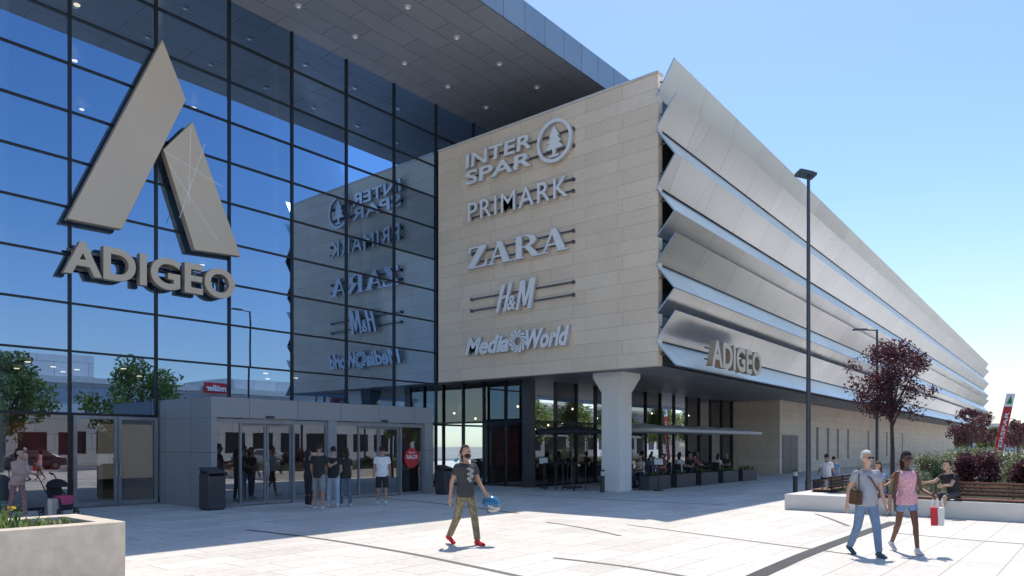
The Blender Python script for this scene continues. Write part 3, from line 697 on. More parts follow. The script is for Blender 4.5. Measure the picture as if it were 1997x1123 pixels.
def umbrella(loc,w_,z,m,label,grp=None,val=.12,pk=.25):
    t=empty('parasol',label,'parasol',loc,group=grp); b=MB(); k=w_/2
    b.loft([[(-k,-k,z-val),(k,-k,z-val),(k,k,z-val),(-k,k,z-val)],[(-k,-k,z),(k,-k,z),(k,k,z),(-k,k,z)],[(-.05,-.05,z+pk),(.05,-.05,z+pk),(.05,.05,z+pk),(-.05,.05,z+pk)]]); b.obj('canopy',m,t,sharp=10)
    b=MB(); b.tube((0,0,0),(0,0,z+pk+.03),.03,n=8); b.obox((0,0,.04),(.6,.6,.08)); b.obj('pole',m_pole,t)
for u in (27.3,30.1,32.9,35.7): umbrella((u,15.3,0),2.75,2.42,m_canvas,'square cream canvas parasol over terrace tables','terrace parasols')
umbrella((24.4,17.0,0),2.0,2.35,m_blackcanvas,'black canvas parasol by restaurant glazing',val=.12,pk=.22)
for u in (25.0,27.3,29.6,31.9,34.2):
    t=empty('terrace_planter','dark rectangular planter box bordering restaurant terrace','planter',(u,14.0,0),group='terrace planter boxes')
    b=MB(); b.box(0,1.75,-.22,.22,0,.55); b.obj('box',m_charcoal,t,bevel=.01); b=MB(); b.box(.03,1.72,-.19,.19,.5,.553); b.obj('soil',m_soil,t)
    cl=[((random.uniform(.15,1.6),random.uniform(-.1,.1),random.uniform(.58,.66)),.08) for _ in range(9)]
    put('plant',leafmesh('plant',cl,260,.04,m_leaf),t)
def table():
    t=empty('table','small square dark terrace table','table',(0,0,0),group='terrace tables'); b=MB(); b.box(-.38,.38,-.38,.38,.72,.75); b.obj('table_top',m_wood,t)
    b=MB(); b.tube((0,0,.02),(0,0,.72),.03,n=8); b.box(-.22,.22,-.22,.22,0,.02); b.obj('leg',m_charcoal,t); return t
def chair():
    t=empty('chair','dark woven terrace chair','chair',(0,0,0),group='terrace chairs'); b=MB(); b.box(-.22,.22,-.22,.22,.42,.46); b.obj('seat',m_charcoal,t)
    b=MB(); b.obox((0,.23,.68),(.44,.03,.44),(-.12,0,0)); b.obj('backrest',m_charcoal,t)
    for x in (-.2,.2):
        for y in (-.2,.2): b=MB(); b.tube((x,y,0),(x*.95,y*.95,.42),.014,n=6); b.obj('leg',m_charcoal,t)
    return t
TP=[(26.3,15.2),(28.6,15.4),(30.9,15.2),(33.1,15.5),(35.3,15.3),(27.5,17.0),(31.8,17.0),(36.0,17.2)]
t0=table(); t0.location=(*TP[0],0)
for p in TP[1:]: dup(t0,(*p,0))
c0=chair(); first=True
seats=[]
for i,p in enumerate(TP):
    for dx,dy in ((-.6,0),(.6,0)):
        rz_=R(90) if dx<0 else R(-90)
        loc=(p[0]+dx,p[1]+dy,0); seats.append((loc,rz_))
        if first: c0.location=loc; c0.rotation_euler=(0,0,rz_); first=False
        else: dup(c0,loc,rz_)
for px,d in ((1085,28.5),(1120,28)):
    t=empty('high_table','tall dark bistro table outside restaurant','table',(*gd(px,d),0)); b=MB(); b.box(-.45,.45,-.3,.3,1.02,1.06); b.obj('table_top',m_black,t)
    for x,y in ((-.4,-.25),(.4,-.25),(.4,.25),(-.4,.25)): b=MB(); b.tube((x,y,0),(x,y,1.02),.02,n=6); b.obj('leg',m_black,t)
for px,py in ((1284,957),(1060,952)):
    t=empty('menu_stand','black menu stand with sloped board','menu stand',(*g(px,py),0),-YAW); b=MB(); b.tube((0,0,0),(0,0,1.0),.025,n=8); b.tube((0,0,0),(0,0,.03),.2,n=16); b.obj('post',m_black,t)
    b=MB(); b.obox((0,0,1.12),(.42,.03,.34),(-.5,0,0)); b.obj('board',m_black,t,bevel=.005); b=MB(); b.obox((0,-.022,1.12),(.34,.006,.26),(-.5,0,0)); b.obj('menu_page',m_conc,t)
t=empty('banner_pylon','leaning red and white supermarket banner pylon with fir emblem','sign',(*gd(1941,50),0),-YAW)
b=MB(); LN=.22
def pp(x,z): return (x+LN*z,0,z)
b.prism([pp(-.32,.1),pp(.22,.1),pp(.22,4.4),pp(-.32,4.4)],(0,.12,0)); b.obj('panel',m_red,t)
b=MB(); b.prism([pp(-.32,4.4),pp(.22,4.4),pp(.22,5.3),pp(-.32,5.3)],(0,.12,0)); b.obj('panel_top',m_white,t)
me=textmesh('INTERSPAR',3.7,.27,.01,[m_white],bold=.015)
a=math.atan2(1,LN); me.transform(Matrix(((math.cos(a),-math.sin(a),0,0),(0,0,-1,0),(math.sin(a),math.cos(a),0,0),(0,0,0,1)))@Matrix.Identity(4)); me.transform(Matrix.Translation((.16,-.012,.4))); put('lettering',me,t)
b=MB(); b.prism([pp(-.24,4.6),pp(.14,4.6),(-.05+LN*5.15,0,5.15)],(0,-.02,0)); b.obj('fir_emblem',m_green,t)
b=MB(); b.tube((-.05,.06,0),(.1,.06,1.0),.05,n=8); b.obj('post',m_pole,t)

# ------------------------------------------------------------ surroundings (reflected and far)
m_opp=panelmat('opposite_cladding','XZ',3.0,1.4,(.62,.61,.59),(.68,.67,.65),(.35,.35,.35),.03,.6,stain=.08)
ob=empty('opposite_building','long pale clad retail building with dark window band','building')
b=MB(); b.box(-20,130,-46,-28,0,7.4); b.obj('wall',m_opp,ob)
b=MB(); b.box(-20.5,130.5,-46.5,-27.6,7.4,7.9); b.obj('roof',m_conc,ob)
for k in range(45):
    u=-16+3.1*k; b=MB(); b.box(u,u+2.2,-28.05,-27.99,1.0 if k%3 else .2,3.0); b.obj('window',m_frame,ob)
for (u,w_,h) in ((20,9,10.5),(44,14,9.6),(70,12,10)):
    b=MB(); b.box(u,u+w_,-44,-33,7.9,h); b.obj('roof_plant_room',m_opp,ob)
t=empty('store_sign','red store name sign on roof edge of opposite building','sign'); 
b=MB(); b.box(37.7,40.1,-27.5,-27.35,7.2,8.3); b.obj('panel',m_red,t)
place(textmesh('müller',2.1,.62,.03,[m_white],bold=.03),'lettering',t,(39.95,-27.34,7.42),(-1,0))
ob2=empty('brick_building','red brick office block with balconies across the road','building')
m_brick=panelmat('brick','SZ',.5,.2,(.28,.10,.06),(.34,.13,.08),(.3,.26,.22),.01,.85,stain=.15)
b=MB(); b.box(-10,21.3,-70,-48,0,20); b.obj('wall',m_brick,ob2)
for z in range(2,6):
    for k in range(7):
        b=MB(); b.box(-8+4.2*k,-5.8+4.2*k,-48.02,-47.95,z*3.2+.6,z*3.2+2.4); b.obj('window',m_frame,ob2)
for (x,y,h,cr) in ((24.0,-11,8.3,4.2),(15.5,-12,8.2,3.4),(46,-12,6.2,2.6),(62,-12,7.0,3.6),(2,-12,7,3.0),(70,-11,7.5,3.8),(80,-12,7,3.6),(91,-11,7.5,3.8),(103,-12,7.5,3.8)):
    tree((x,y,0),h,2.0,cr,6000,.17,m_leaf,'broad green leaved street tree across the plaza',tr=.16,group='street trees',clumpn=48,cs=(.14,.28),core=.3)
for k,(px,d,w_,h) in enumerate(((1900,210,26,7),(1960,260,40,9),(2030,300,50,8))):
    x,y=gd(px,d); t=empty('distant_building','low pale distant building','building',(x,y,0),-YAW); b=MB(); b.box(-w_/2,w_/2,0,14,0,h); b.obj('wall',m_opp,t); b=MB(); b.box(-w_/2-.4,w_/2+.4,-.4,14.4,h,h+.5); b.obj('roof',m_conc,t)
for k in range(14):
    px=random.uniform(1865,2060); d=random.uniform(120,190); x,y=gd(px,d)
    tree((x,y,0),random.uniform(4.5,7),1.2,random.uniform(1.8,2.6),900,.3,m_leaf,'distant green tree near the car park',group='distant trees',clumpn=14)
def car(loc,rz,col,label):
    t=empty('parked_car',label,'car',loc,rz,group='cars parked along the road'); mm=mat('car_paint',col,.25,.2)
    side=[(-2.1,.35),(-2.15,.75),(-1.95,.95),(-1.25,1.0),(-.65,1.42),(.75,1.46),(1.55,1.05),(2.05,.92),(2.12,.55),(2.08,.32)]
    b=MB(); rings=[]
    for y,k in ((-.86,.93),(-.80,1.0),(.80,1.0),(.86,.93)):
        rings.append([(x*(k if z<1 else k*.97),y*(1 if z<1.02 else .82),.3+(z-.3)*(k)) for x,z in side])
    b.loft(rings); b.obj('body',mm,t,bevel=.03)
    for s in (-1,1):
        b=MB(); b.prism([(-1.05,s*.872,1.0),(1.35,s*.872,1.03),(.72,s*.735,1.37),(-.62,s*.735,1.34)],(0,s*.01,0)); b.obj('side_window',m_black,t)
        for x in (-1.35,1.3):
            b=MB(); b.tube((x,s*.70,.32),(x,s*.885,.32),.32,n=22); b.c=1; b.tube((x,s*.885,.32),(x,s*.895,.32),.19,n=16); b.obj('wheel',[m_black,m_steel],t)
        b=MB(); b.ell((-2.08,s*.62,.72),(.07,.17,.07)); b.obj('headlight',m_silver,t)
    b=MB(); b.prism([(-1.27,-.66,1.03),(-1.27,.66,1.03),(-.70,.6,1.40),(-.70,-.6,1.40)],(-.02,0,.015)); b.obj('windscreen',m_black,t)
car((27,-17.5,0),0,(.75,.75,.75),'white hatchback parked along the road'); car((34,-17.5,0),0,(.30,.31,.33),'silver hatchback parked along the road'); car((19,-17.5,0),0,(.05,.06,.09),'dark blue hatchback parked along the road')

# ------------------------------------------------------------ people
SKIN={'light':mat('skin_light',(.58,.35,.25),.5,var=.04),'mid':mat('skin_mid',(.46,.26,.17),.5,var=.04),'dark':mat('skin_dark',(.15,.072,.045),.45,var=.05)}
CM={}
def cm(c,bump=.5):
    if c not in CM: CM[c]=mat('cloth_%d'%len(CM),c,.85,var=.14,scale=9,bump=bump,bscale=14)
    return CM[c]
camo_m=mat('khaki_cloth',(.24,.20,.12),.9,var=.45,scale=16,bump=.5,bscale=14)
floral=mat('floral_cloth',(.38,.19,.18),.9,var=.6,scale=26)
pinkpat=mat('pink_patterned_cloth',(.74,.40,.45),.85,var=.25,scale=24,bump=.4,bscale=16)
def remesh(mb,vox,mats,name,smooth=3):
    me=mb.mesh(name); o=bpy.data.objects.new('tmp',me); COL.objects.link(o)
    r=o.modifiers.new('r','REMESH'); r.mode='VOXEL'; r.voxel_size=vox; r.use_smooth_shade=True
    s=o.modifiers.new('s','SMOOTH'); s.factor=.5; s.iterations=smooth
    dg=bpy.context.evaluated_depsgraph_get(); m2=bpy.data.meshes.new_from_object(o.evaluated_get(dg)); bpy.data.objects.remove(o); bpy.data.meshes.remove(me)
    m2.materials.clear()
    for m in mats: m2.materials.append(m)
    m2.polygons.foreach_set('material_index',[0]*len(m2.polygons)); m2.polygons.foreach_set('use_smooth',[True]*len(m2.polygons)); m2.name=name
    return m2
def joinmesh(me,mb,mat_index=0):
    bm=bmesh.new(); bm.from_mesh(me); m2=mb.mesh('x'); bm.from_mesh(m2); bm.to_mesh(me); bm.free()
    me.polygons.foreach_set('use_smooth',[True]*len(me.polygons)); bpy.data.meshes.remove(m2)
V=Vector
def person(label,loc,heading,H=1.75,skin='mid',fem=False,lean=0,legL=(15,5,3),legR=(-12,20,3),armL=(-10,8,15),armR=(12,8,20),
           shirt=(.5,.5,.5),sleeve=.55,pants=(.1,.15,.25),pant='long',shoe=(.05,.05,.05),hair=(.03,.02,.015),hairtype='short',vox=.012,
           headyaw=0,grip=(0,0),belly=0,glasses=False,seat=None,heel=(0,0),group=None,fit=0.0):
    s=H/1.8; Lr=R(lean); U=V((0,-math.sin(Lr),math.cos(Lr))); Fw=V((0,-math.cos(Lr),-math.sin(Lr))); X=V((1,0,0))
    def dirv(a,ab,side): a=R(a);ab=R(ab); return V((side*math.sin(ab),-math.sin(a)*math.cos(ab),-math.cos(a)*math.cos(ab)))
    J={}; hw=.088 if not fem else .085
    for nm,side,lg in (('L',1,legL),('R',-1,legR)):
        h=V((side*hw,0,0)); k=h+dirv(lg[0],lg[2],side)*.43; an=k+dirv(lg[0]-lg[1],lg[2]*.3,side)*.42; J[nm]=(h,k,an)
    low=min(J['L'][2].z-.075-(.05 if heel[0] else 0),J['R'][2].z-.075-(.05 if heel[1] else 0))
    P=V((0,0,-low))
    if seat is not None: P=V((0,0,seat/s+.10))
    J={k:tuple(p+P for p in v_) for k,v_ in J.items()}
    T=lambda h,f=0,x=0: P+U*h+Fw*f+X*x
    shw=.178 if not fem else .155
    wst=.135 if not fem else .115; hipx=.158 if not fem else .165
    tor=[(-.07,.11,.09),(0,hipx,.112),(.08,hipx*.98,.11),(.19,wst,.098),(.30,.155 if not fem else .14,.112),(.40,.172 if not fem else .148,.115),(.47,.165 if not fem else .14,.10),(.52,.10,.07),(.56,.058,.055)]
    def torso(mb,rows_,e):
        rings=[]
        for h,rx,ry in rows_:
            bf=belly*math.exp(-((h-.16)/.11)**2)
            rings.append([T(h)+X*(rx+e)*math.cos(t)+Fw*((ry+e+(bf if math.sin(t)>0 else 0))*math.sin(t)) for t in [2*math.pi*k/20 for k in range(20)]])
        mb.loft(rings)
    body=MB(); torso(body,tor,0)
    arms={}
    for nm,side,ar in (('L',1,armL),('R',-1,armR)):
        sh=T(.475,0,side*shw); el=sh+dirv(ar[0],ar[1],side)*.29; fd=dirv(ar[0]+ar[2],ar[1]*.5-(ar[3] if len(ar)>3 else 0),side); wr=el+fd*.25; arms[nm]=(sh,el,wr,fd,side)
        k=1 if not fem else .82
        body.capsule(sh,el,.052*k,.040*k); body.capsule(el,wr,.040*k,.026*k)
        body.capsule(T(.48,0,side*.06),sh,.06*k,.054*k)
    for nm in 'LR':
        h,k,an=J[nm]; q=.92 if fem else 1
        body.capsule(h,k,.082*q,.053*q); body.capsule(k,an,.053*q,.036*q); m=k.lerp(an,.28)+V((0,.012,0)); body.ell(m,(.05*q,.055*q,.09),seg=12,rings=8)
    hd=T(.735,.015); hy=R(headyaw); Hm=Matrix.Rotation(hy,3,'Z')
    body.capsule(T(.50),T(.64,.01),.056 if not fem else .046,.052 if not fem else .044)
    def hp(x,y,z): return hd+Hm@V((x,y,z))
    body.ell(hp(0,.012,.018),(.074,.094,.102),Hm); body.ell(hp(0,-.028,-.05),(.056,.062,.068),Hm); body.ell(hp(0,-.06,-.098),(.026,.026,.02),Hm)
    body.ell(hp(0,-.094,-.022),(.013,.02,.024),Hm,seg=10,rings=8); body.ell(hp(0,-.085,-.062),(.026,.014,.014),Hm,seg=10,rings=8)
    for sx in (-1,1): body.ell(hp(sx*.075,.01,-.012),(.012,.02,.032),Hm,seg=10,rings=8)
    me=remesh(body,vox,[SKIN[skin]],'person',2)
    hb=MB()
    for nm in 'LR':
        sh,el,wr,fd,side=arms[nm]; gr=grip[0 if nm=='L' else 1]
        n=V((-side,0,0)); n=(n-fd*n.dot(fd)).normalized(); sd=fd.cross(n).normalized()
        if sd.y>0: sd=-sd
        kk=.9 if fem else 1
        c=wr+fd*.052; Mx=Matrix((sd,n,fd)).transposed(); hb.ell(c,(.041*kk,.017,.056),Mx,seg=14,rings=8)
        for i,(off,ln) in enumerate(((.030,.072),(.010,.080),(-.010,.074),(-.028,.058))):
            cu=(.35 if not gr else 1.25)
            p0=wr+fd*.088+sd*off*kk; d1=(fd*math.cos(cu*.5)+n*math.sin(cu*.5)); d2=(fd*math.cos(cu*1.3)+n*math.sin(cu*1.3)); d3=(fd*math.cos(cu*2.1)+n*math.sin(cu*2.1))
            p1=p0+d1*ln*.45; p2=p1+d2*ln*.32; p3=p2+d3*ln*.26
            hb.path([p0-fd*.02,p0,p1,p2,p3],[.008,.009,.0085,.0078,.006],8)
        p0=wr+fd*.03+sd*.03; d=(fd*.75+sd*.6+n*.25).normalized(); p1=p0+d*.04; p2=p1+(d+n*.5).normalized()*.03; hb.path([p0-d*.02,p0,p1,p2],[.012,.0115,.010,.007],8)
    joinmesh(me,hb)
    me_top=put('person',me,loc=loc,rotz=heading,label=label,cat='person',group=group); me_top.scale=(s,s,s)
    vx=vox*1.15
    e=.016+fit; sb=MB(); torso(sb,[(-.07,hipx-.005,.10)]+[(h,max(rx,.14 if not fem else .12),max(ry,.10)) for h,rx,ry in tor[1:5]]+tor[5:8],e)
    if sleeve>0:
        for nm in 'LR':
            sh,el,wr,fd,side=arms[nm]; k=1 if not fem else .85
            sb.capsule(T(.475,0,side*.07),sh,.062*k,.06*k)
            if sleeve<=1: sb.tube(sh,sh.lerp(el,sleeve),.06*k+.004,.060*k+.006,14)
            else: sb.capsule(sh,el,.064*k,.054*k); sb.tube(el,el.lerp(wr,.95),.054*k,.036*k,14)
    put('shirt',remesh(sb,vx,[shirt if hasattr(shirt,'node_tree') else cm(shirt)],'shirt',2),me_top)
    pb=MB(); torso(pb,[(-.10,.10,.09)]+tor[0:4],.009)
    for nm in 'LR':
        h,k,an=J[nm]; q=.92 if fem else 1
        if pant=='long': pb.capsule(h,k,.09*q,.068*q); pb.tube(k,k.lerp(an,.96),.068*q,.056*q,16); pb.ell(k,.068*q)
        elif pant=='shorts': pb.tube(h,h.lerp(k,.95),.094*q,.084*q,16); pb.ell(h,.092*q)
        elif pant=='mini': pb.tube(h,h.lerp(k,.42),.094*q,.088*q,16); pb.ell(h,.09*q)
    put('trousers' if pant=='long' else 'shorts',remesh(pb,vx,[pants if hasattr(pants,'node_tree') else cm(pants)],'trousers',2),me_top)
    for i,nm in enumerate('LR'):
        h,k,an=J[nm]; lift=heel[i]; p=R(lift); f=V((0,-math.cos(p),-math.sin(p))); up=V((0,-math.sin(p),math.cos(p)))
        fb=MB(); fb.capsule(an-up*.03-f*.035,an-up*.045+f*.12,.042,.038); fb.capsule(an,an-up*.03,.045,.046); fb.ell(an-up*.05+f*.15,(.043,.055,.028)); fb.capsule(an-up*.055-f*.04,an-up*.058+f*.15,.026,.024)
        put('shoe',remesh(fb,vx*.8,[cm(shoe)],'shoe',2),me_top)
    if hairtype!='bald':
        hb=MB(); rr=(.083,.104,.112) if hairtype=='short' else ((.078,.099,.106) if hairtype=='cropped' else (.088,.11,.118))
        hb.ell((0,0,0),rr,seg=24,rings=16); nv=[]
        for v_ in hb.v:
            x,y,z=v_
            if y<-.02 and z<.045: k=.72; x,y,z=x*k,y*k,z*k
            elif z<-.045 and hairtype in ('short','cropped'): x,y,z=x*.8,y*.8,z*.8
            nv.append(hp(x,y+.018,z+(.022 if hairtype!='cropped' else .019)))
        hb.v=[tuple(q) for q in nv]
        if hairtype=='long': hb.path([hp(0,.08,.0),hp(0,.10,-.1),hp(0,.085,-.22),hp(.0,.08,-.30)],[.075,.075,.06,.02],12)
        if hairtype=='pony': hb.path([hp(0,.11,.03),hp(0,.16,-.02),hp(0,.14,-.15)],[.03,.035,.01],10)
        hb.obj('hair',cm(hair,1.0),me_top,sharp=80)
    if vox<.016:
        for sx in (-1,1): fb=MB(); fb.ell(hp(sx*.03,-.079,.0),(.013,.008,.007),Hm,seg=10,rings=6); fb.obj('eye',m_black,me_top)
        fb=MB(); fb.ell(hp(0,-.098,-.062),(.022,.005,.006),Hm,seg=10,rings=6); fb.obj('mouth',cm((.28,.07,.06)),me_top)
    if glasses:
        gb=MB()
        for sx in (-1,1): gb.ell(hp(sx*.033,-.098,.0),(.028,.007,.021),Hm,seg=14,rings=8); gb.path([hp(sx*.06,-.09,.004),hp(sx*.08,.0,.004)],.003,5)
        gb.path([hp(-.01,-.1,.006),hp(.01,-.1,.006)],.003,5); gb.obj('sunglasses',m_black,me_top)
    return me_top,{k:[me_top.matrix_basis@q for q in v_[:3]] for k,v_ in arms.items()},hp
def head_to(lat,d):
    a,b_=W(lat,d); return math.atan2(a,-b_)
def wp(o,p):
    M=Matrix.Translation(o.location)@Matrix.Rotation(o.rotation_euler.z,4,'Z')@Matrix.Scale(o.scale.x,4); return M@Vector(p)
man,ar,hp=person('bearded man walking in dark graphic shirt, khaki trousers and red shoes',(*g(908,1062),0),head_to(.65,-.75),1.80,'mid',
   legL=(15,4,3),legR=(-13,20,3),armL=(14,12,25),armR=(-14,14,12),shirt=(.05,.05,.053),pants=camo_m,shoe=(.65,.03,.04),hair=(.05,.035,.028),hairtype='cropped',vox=.009,heel=(0,22),headyaw=12,grip=(1,0),fit=.004)
b=MB(); b.ell(hp(0,-.035,-.07),(.061,.066,.055),seg=16,rings=10); b.obj('beard',cm((.025,.018,.014),1),man)
hm=empty('helmet','blue open face scooter helmet with clear visor held in hand','helmet')
wr=ar['L'][2]
m_blue=mat('helmet_blue',(.03,.17,.32),.2)
hc=V((wr.x,wr.y,wr.z-.18)); rgt=V((*W(1,0),0)); hc=hc+rgt*.10
b=MB(); b.ell((0,0,0),(.14,.165,.14),seg=24,rings=16); b.v=[(x,y,max(z,-.08)) for x,y,z in b.v]
o=b.obj('shell',m_blue,hm,loc=None); hm.location=hc; hm.rotation_euler=(R(15),0,head_to(.9,-.4))
b=MB(); b.ell((0,-.012,-.035),(.147,.172,.11),seg=24,rings=16); b.v=[(x,min(y,-.02),max(z,-.14)) for x,y,z in b.v]; b.obj('visor',glassmat('visor_glass',.25,(1,1,1),(.7,.75,.8)),hm)
b=MB(); b.path([(-.1,0,-.06),(-.05,0,-.17),(.05,0,-.17),(.1,0,-.06)],.008,6); b.obj('strap',m_black,hm)
pr=MB()
for x,z,rx,rz in ((-.03,1.34,.05,.025),(.03,1.30,.045,.04),(-.02,1.25,.055,.03),(.035,1.21,.04,.035),(-.03,1.17,.045,.03),(.0,1.13,.04,.025)):
    pr.ell((x,-.136,z),(rx,.007,rz),seg=12,rings=8)
pr.obj('shirt_print',[cm((.34,.33,.32))],man)
om,ar,hp=person('older grey haired man in grey shirt and blue jeans walking',(*g(1690,1084),0),head_to(.10,-1),1.70,'light',
   legL=(14,6,3),legR=(-11,20,3),armL=(8,9,15),armR=(-16,16,14),shirt=(.36,.37,.41),pants=(.17,.26,.40),shoe=(.06,.10,.14),hair=(.62,.61,.59),vox=.009,heel=(0,22),belly=.04,glasses=True,headyaw=8,fit=.006)
b=MB(); b.path([(-.12,-.02,1.44),(-.02,-.16,1.30),(.12,-.165,1.08),(.17,-.05,.95)],.011,6); b.obj('bag_strap',cm((.10,.05,.03)),om)
t=empty('shoulder_bag','brown leather shoulder bag at hip','bag'); lw=wp(om,(-.21,-.02,.98)); t.location=lw; t.rotation_euler=(0,0,om.rotation_euler.z)
b=MB(); b.obox((0,0,0),(.10,.26,.22)); b.obj('body',cm((.09,.045,.025)),t,bevel=.03); b=MB(); b.obox((-.055,0,.03),(.012,.25,.15)); b.obj('flap',cm((.11,.055,.03)),t,bevel=.005)
b=MB(); b.path([(0,.1,.1),(.02,.06,.3),(.06,0,.46)],.009,6); b.path([(0,-.1,.1),(.02,-.06,.3),(.06,0,.46)],.009,6); b.obj('strap',cm((.10,.05,.03)),t)
wo,ar,hp=person('woman walking in pink top, denim shorts, sunglasses and white shoes',(*g(1768,1078),0),head_to(-.05,-1),1.68,'dark',fem=True,
   legL=(14,6,2),legR=(-12,22,2),armL=(16,12,55,-6),armR=(6,14,14),shirt=pinkpat,sleeve=0,pants=(.20,.32,.52),pant='mini',shoe=(.7,.7,.7),hair=(.015,.01,.01),hairtype='long',vox=.009,heel=(0,24),glasses=True,grip=(1,0))
wr=ar['L'][2]
for i,(cc,col,lab) in enumerate((((.05,0),(.60,.04,.05),'red paper shopping bag with rope handles'),((.13,.05),(.75,.75,.73),'white paper shopping bag with rope handles'))):
    t=empty('shopping_bag',lab,'bag',group='shopping bags'); t.location=(wr.x+rgt.x*cc[0],wr.y+rgt.y*cc[0],wr.z-.06); t.rotation_euler=(0,0,wo.rotation_euler.z+.95+.3*i)
    b=MB(); b.loft([[(-.10,-.04,-.42),(.10,-.04,-.42),(.10,.04,-.42),(-.10,.04,-.42)],[(-.11,-.05,-.14),(.11,-.05,-.14),(.11,.05,-.14),(-.11,.05,-.14)]]); b.obj('bag_body',cm(col),t)
    for y in (-.045,.045): b=MB(); b.path([(-.06,y,-.14),(-.03,y*.6,.0),(.03,y*.6,.0),(.06,y,-.14)],.004,5); b.obj('handle',m_white,t)
person('man with grey shorts and black shirt standing with back turned',(*g(622,994),0),head_to(.2,1),1.82,'mid',legL=(4,3,5),legR=(-3,3,5),armL=(6,10,25),armR=(35,12,70),shirt=(.03,.03,.032),pants=(.28,.28,.29),pant='shorts',shoe=(.6,.6,.6),vox=.013)
person('woman in black clothes standing beside entrance',(*g(602,990),0),head_to(.6,1),1.66,'light',fem=True,legL=(3,2,3),legR=(-3,3,3),armL=(5,6,40),armR=(5,6,12),shirt=(.03,.03,.032),pants=(.03,.03,.035),shoe=(.5,.5,.5),hairtype='long',vox=.014)
person('man in black shirt and pale jeans standing with back turned',(*g(650,989),0),head_to(-.1,1),1.74,'light',legL=(5,3,5),legR=(-4,3,5),armL=(20,10,60),armR=(5,8,20),shirt=(.03,.03,.032),pants=(.45,.53,.62),shoe=(.7,.7,.7),vox=.013)
person('woman in black shirt and jeans with long dark hair standing',(*g(674,988),0),head_to(-.6,.8),1.70,'light',fem=True,legL=(5,3,3),legR=(-4,3,3),armL=(10,8,50),armR=(5,8,20),shirt=(.03,.03,.032),pants=(.13,.17,.24),shoe=(.6,.6,.6),hairtype='long',vox=.014)
person('man in white shirt and black shorts walking to the doors',(*g(745,985),0),head_to(-.15,1),1.74,'mid',legL=(14,4,4),legR=(-10,14,4),armL=(-8,10,12),armR=(12,10,20),shirt=(.85,.85,.85),pants=(.03,.03,.032),pant='shorts',shoe=(.7,.7,.7),vox=.013,heel=(0,15),fit=.012)
pw,ar,hp=person('pregnant woman in mauve top and patterned trousers pushing stroller',(*g(34,1012),0),head_to(1,-.35),1.72,'light',fem=True,lean=6,legL=(10,4,3),legR=(-8,8,3),armL=(25,6,62),armR=(25,6,62),shirt=(.60,.39,.34),sleeve=1.0,pants=floral,shoe=(.5,.45,.42),hair=(.02,.014,.01),hairtype='pony',vox=.012,belly=.13)
t=empty('stroller','black and pink folding baby stroller','stroller',(*g(114,1006),0),head_to(1,-.35))
b=MB()
for x in (-.22,.22):
    b.path([(x,.55,1.02),(x,.42,1.0),(x,.15,.62),(x,-.12,.30),(x,-.32,.1)],.013,8); b.path([(x,-.05,.55),(x,.12,.3),(x,.28,.1)],.013,8); b.path([(x,.05,.5),(x,-.3,.45)],.011,8)
b.path([(-.22,.3,.12),(.22,.3,.12)],.011,8); b.path([(-.22,-.12,.30),(.22,-.12,.30)],.011,8); b.obj('frame',m_black,t)
b=MB(); b.loft([[(-.19,.12,.38),(.19,.12,.38),(.19,.20,.78),(-.19,.20,.78)],[(-.19,.06,.38),(.19,.06,.38),(.19,.13,.78),(-.19,.13,.78)]]); b.obox((0,-.08,.38),(.38,.32,.06)); b.obox((0,-.26,.26),(.36,.05,.24),(.3,0,0)); b.obj('seat',cm((.04,.04,.05)),t,bevel=.02)
b=MB(); b.obox((0,-.12,.46),(.34,.34,.10)); b.obox((0,-.30,.38),(.34,.05,.2),(.3,0,0)); b.obj('cushion',cm((.7,.10,.22)),t,bevel=.02)
b=MB(); b.ell((0,.05,.72),(.22,.28,.20),seg=20,rings=12); b.v=[(x,y,max(z,.72)) for x,y,z in b.v]; b.obj('hood',cm((.025,.025,.03)),t)
for x in (-.22,.22):
    b=MB(); b.path([(x,.45,1.02),(x,.58,1.05)],.02,8); b.obj('handle',m_black,t)
    for y in (-.32,.3):
        b=MB()
        for k in range(16):
            a1=2*math.pi*k/16;a2=2*math.pi*(k+1)/16; b.tube((x,y+.085*math.cos(a1),.1+.085*math.sin(a1)),(x,y+.085*math.cos(a2),.1+.085*math.sin(a2)),.016,n=6)
            if k%4==0: b.tube((x,y,.1),(x,y+.08*math.cos(a1),.1+.08*math.sin(a1)),.008,n=5)
        b.tube((x-.02,y,.1),(x+.02,y,.1),.025,n=8); b.obj('wheel',m_black,t)
sit=dict(legL=(84,80,6),legR=(78,74,6))
person('man in black shirt sitting on wooden bench leaning forward',(20.35,2.95,0),head_to(-1,-.25),1.78,'light',lean=18,legL=(80,60,6),legR=(78,80,8),armL=(40,10,45),armR=(55,10,30),shirt=(.025,.025,.03),pants=(.07,.075,.08),pant='shorts',shoe=(.3,.3,.3),seat=.48,vox=.012)
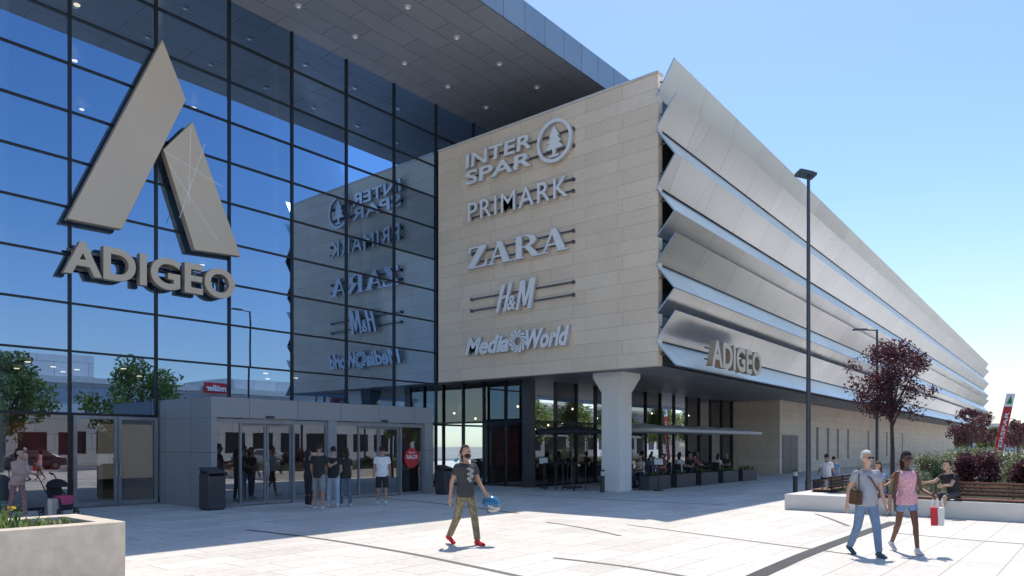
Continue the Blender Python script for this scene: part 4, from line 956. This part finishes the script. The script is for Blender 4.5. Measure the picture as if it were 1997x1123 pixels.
person('woman in blue shorts sitting on wooden bench',(20.35,4.6,0),head_to(-.9,-.6),1.62,'light',fem=True,lean=8,armL=(30,10,45),armR=(35,10,40),shirt=(.36,.42,.56),pants=(.14,.24,.4),pant='mini',shoe=(.5,.5,.5),hairtype='long',hair=(.12,.06,.03),seat=.48,vox=.014,**sit)
person('man in dark shirt sitting on wooden bench',(20.35,4.05,0),head_to(-.9,-.6),1.72,'mid',lean=10,armL=(30,10,45),armR=(35,10,40),shirt=(.30,.12,.08),pants=(.07,.1,.17),pant='shorts',shoe=(.5,.5,.5),seat=.48,vox=.014,**sit)
bp_=gd(1612,28)
t=empty('bench','wooden bench behind the planting','bench',(bp_[0],bp_[1],0)); 
b=MB(); [b.box(-1.2,1.6,-.25+.1*k,-.17+.1*k,.42,.455) for k in range(5)]; b.obj('seat',m_wood,t)
for x in (-1,1.3): b=MB(); b.box(x,x+.05,-.22,.22,0,.42); b.obj('leg',m_charcoal,t)
person('man in white shirt sitting with back turned',(bp_[0],bp_[1],0),head_to(.4,1),1.82,'mid',armL=(20,14,50),armR=(20,14,50),shirt=(.78,.78,.78),pants=(.05,.06,.1),seat=.46,vox=.016,**sit)
person('person in blue shirt sitting on bench',(bp_[0]+.75,bp_[1]-.05,0),head_to(.4,1),1.62,'light',armL=(20,8,50),armR=(20,8,50),shirt=(.14,.26,.48),pants=(.05,.06,.1),seat=.46,vox=.018,**sit)
specs=[((.05,.05,.055),False,'short'),((.75,.73,.70),True,'long'),((.14,.18,.28),False,'short'),((.48,.14,.12),True,'pony')]
din=[]
for i,(col,fem,ht) in enumerate(specs):
    lc,rz=seats[i]; n_={0:'dark',1:'white',2:'navy',3:'red'}[i]
    p,_,_=person('diner in %s shirt sitting at terrace table'%n_,lc,rz,1.72,'light' if i%2 else 'mid',fem=fem,lean=6,armL=(30,8,60),armR=(30,8,60),shirt=col,pants=(.04,.05,.08),seat=.47,vox=.022,hairtype=ht,group='diners on the terrace',**sit)
    din.append(p)
for i,(lc,rz) in enumerate(seats[4:]):
    if i%5==3: continue
    dup(din[(i*3+1)%4],lc,rz,scale=din[0].scale.x*random.uniform(.95,1.05))
print('objects',len(bpy.data.objects))
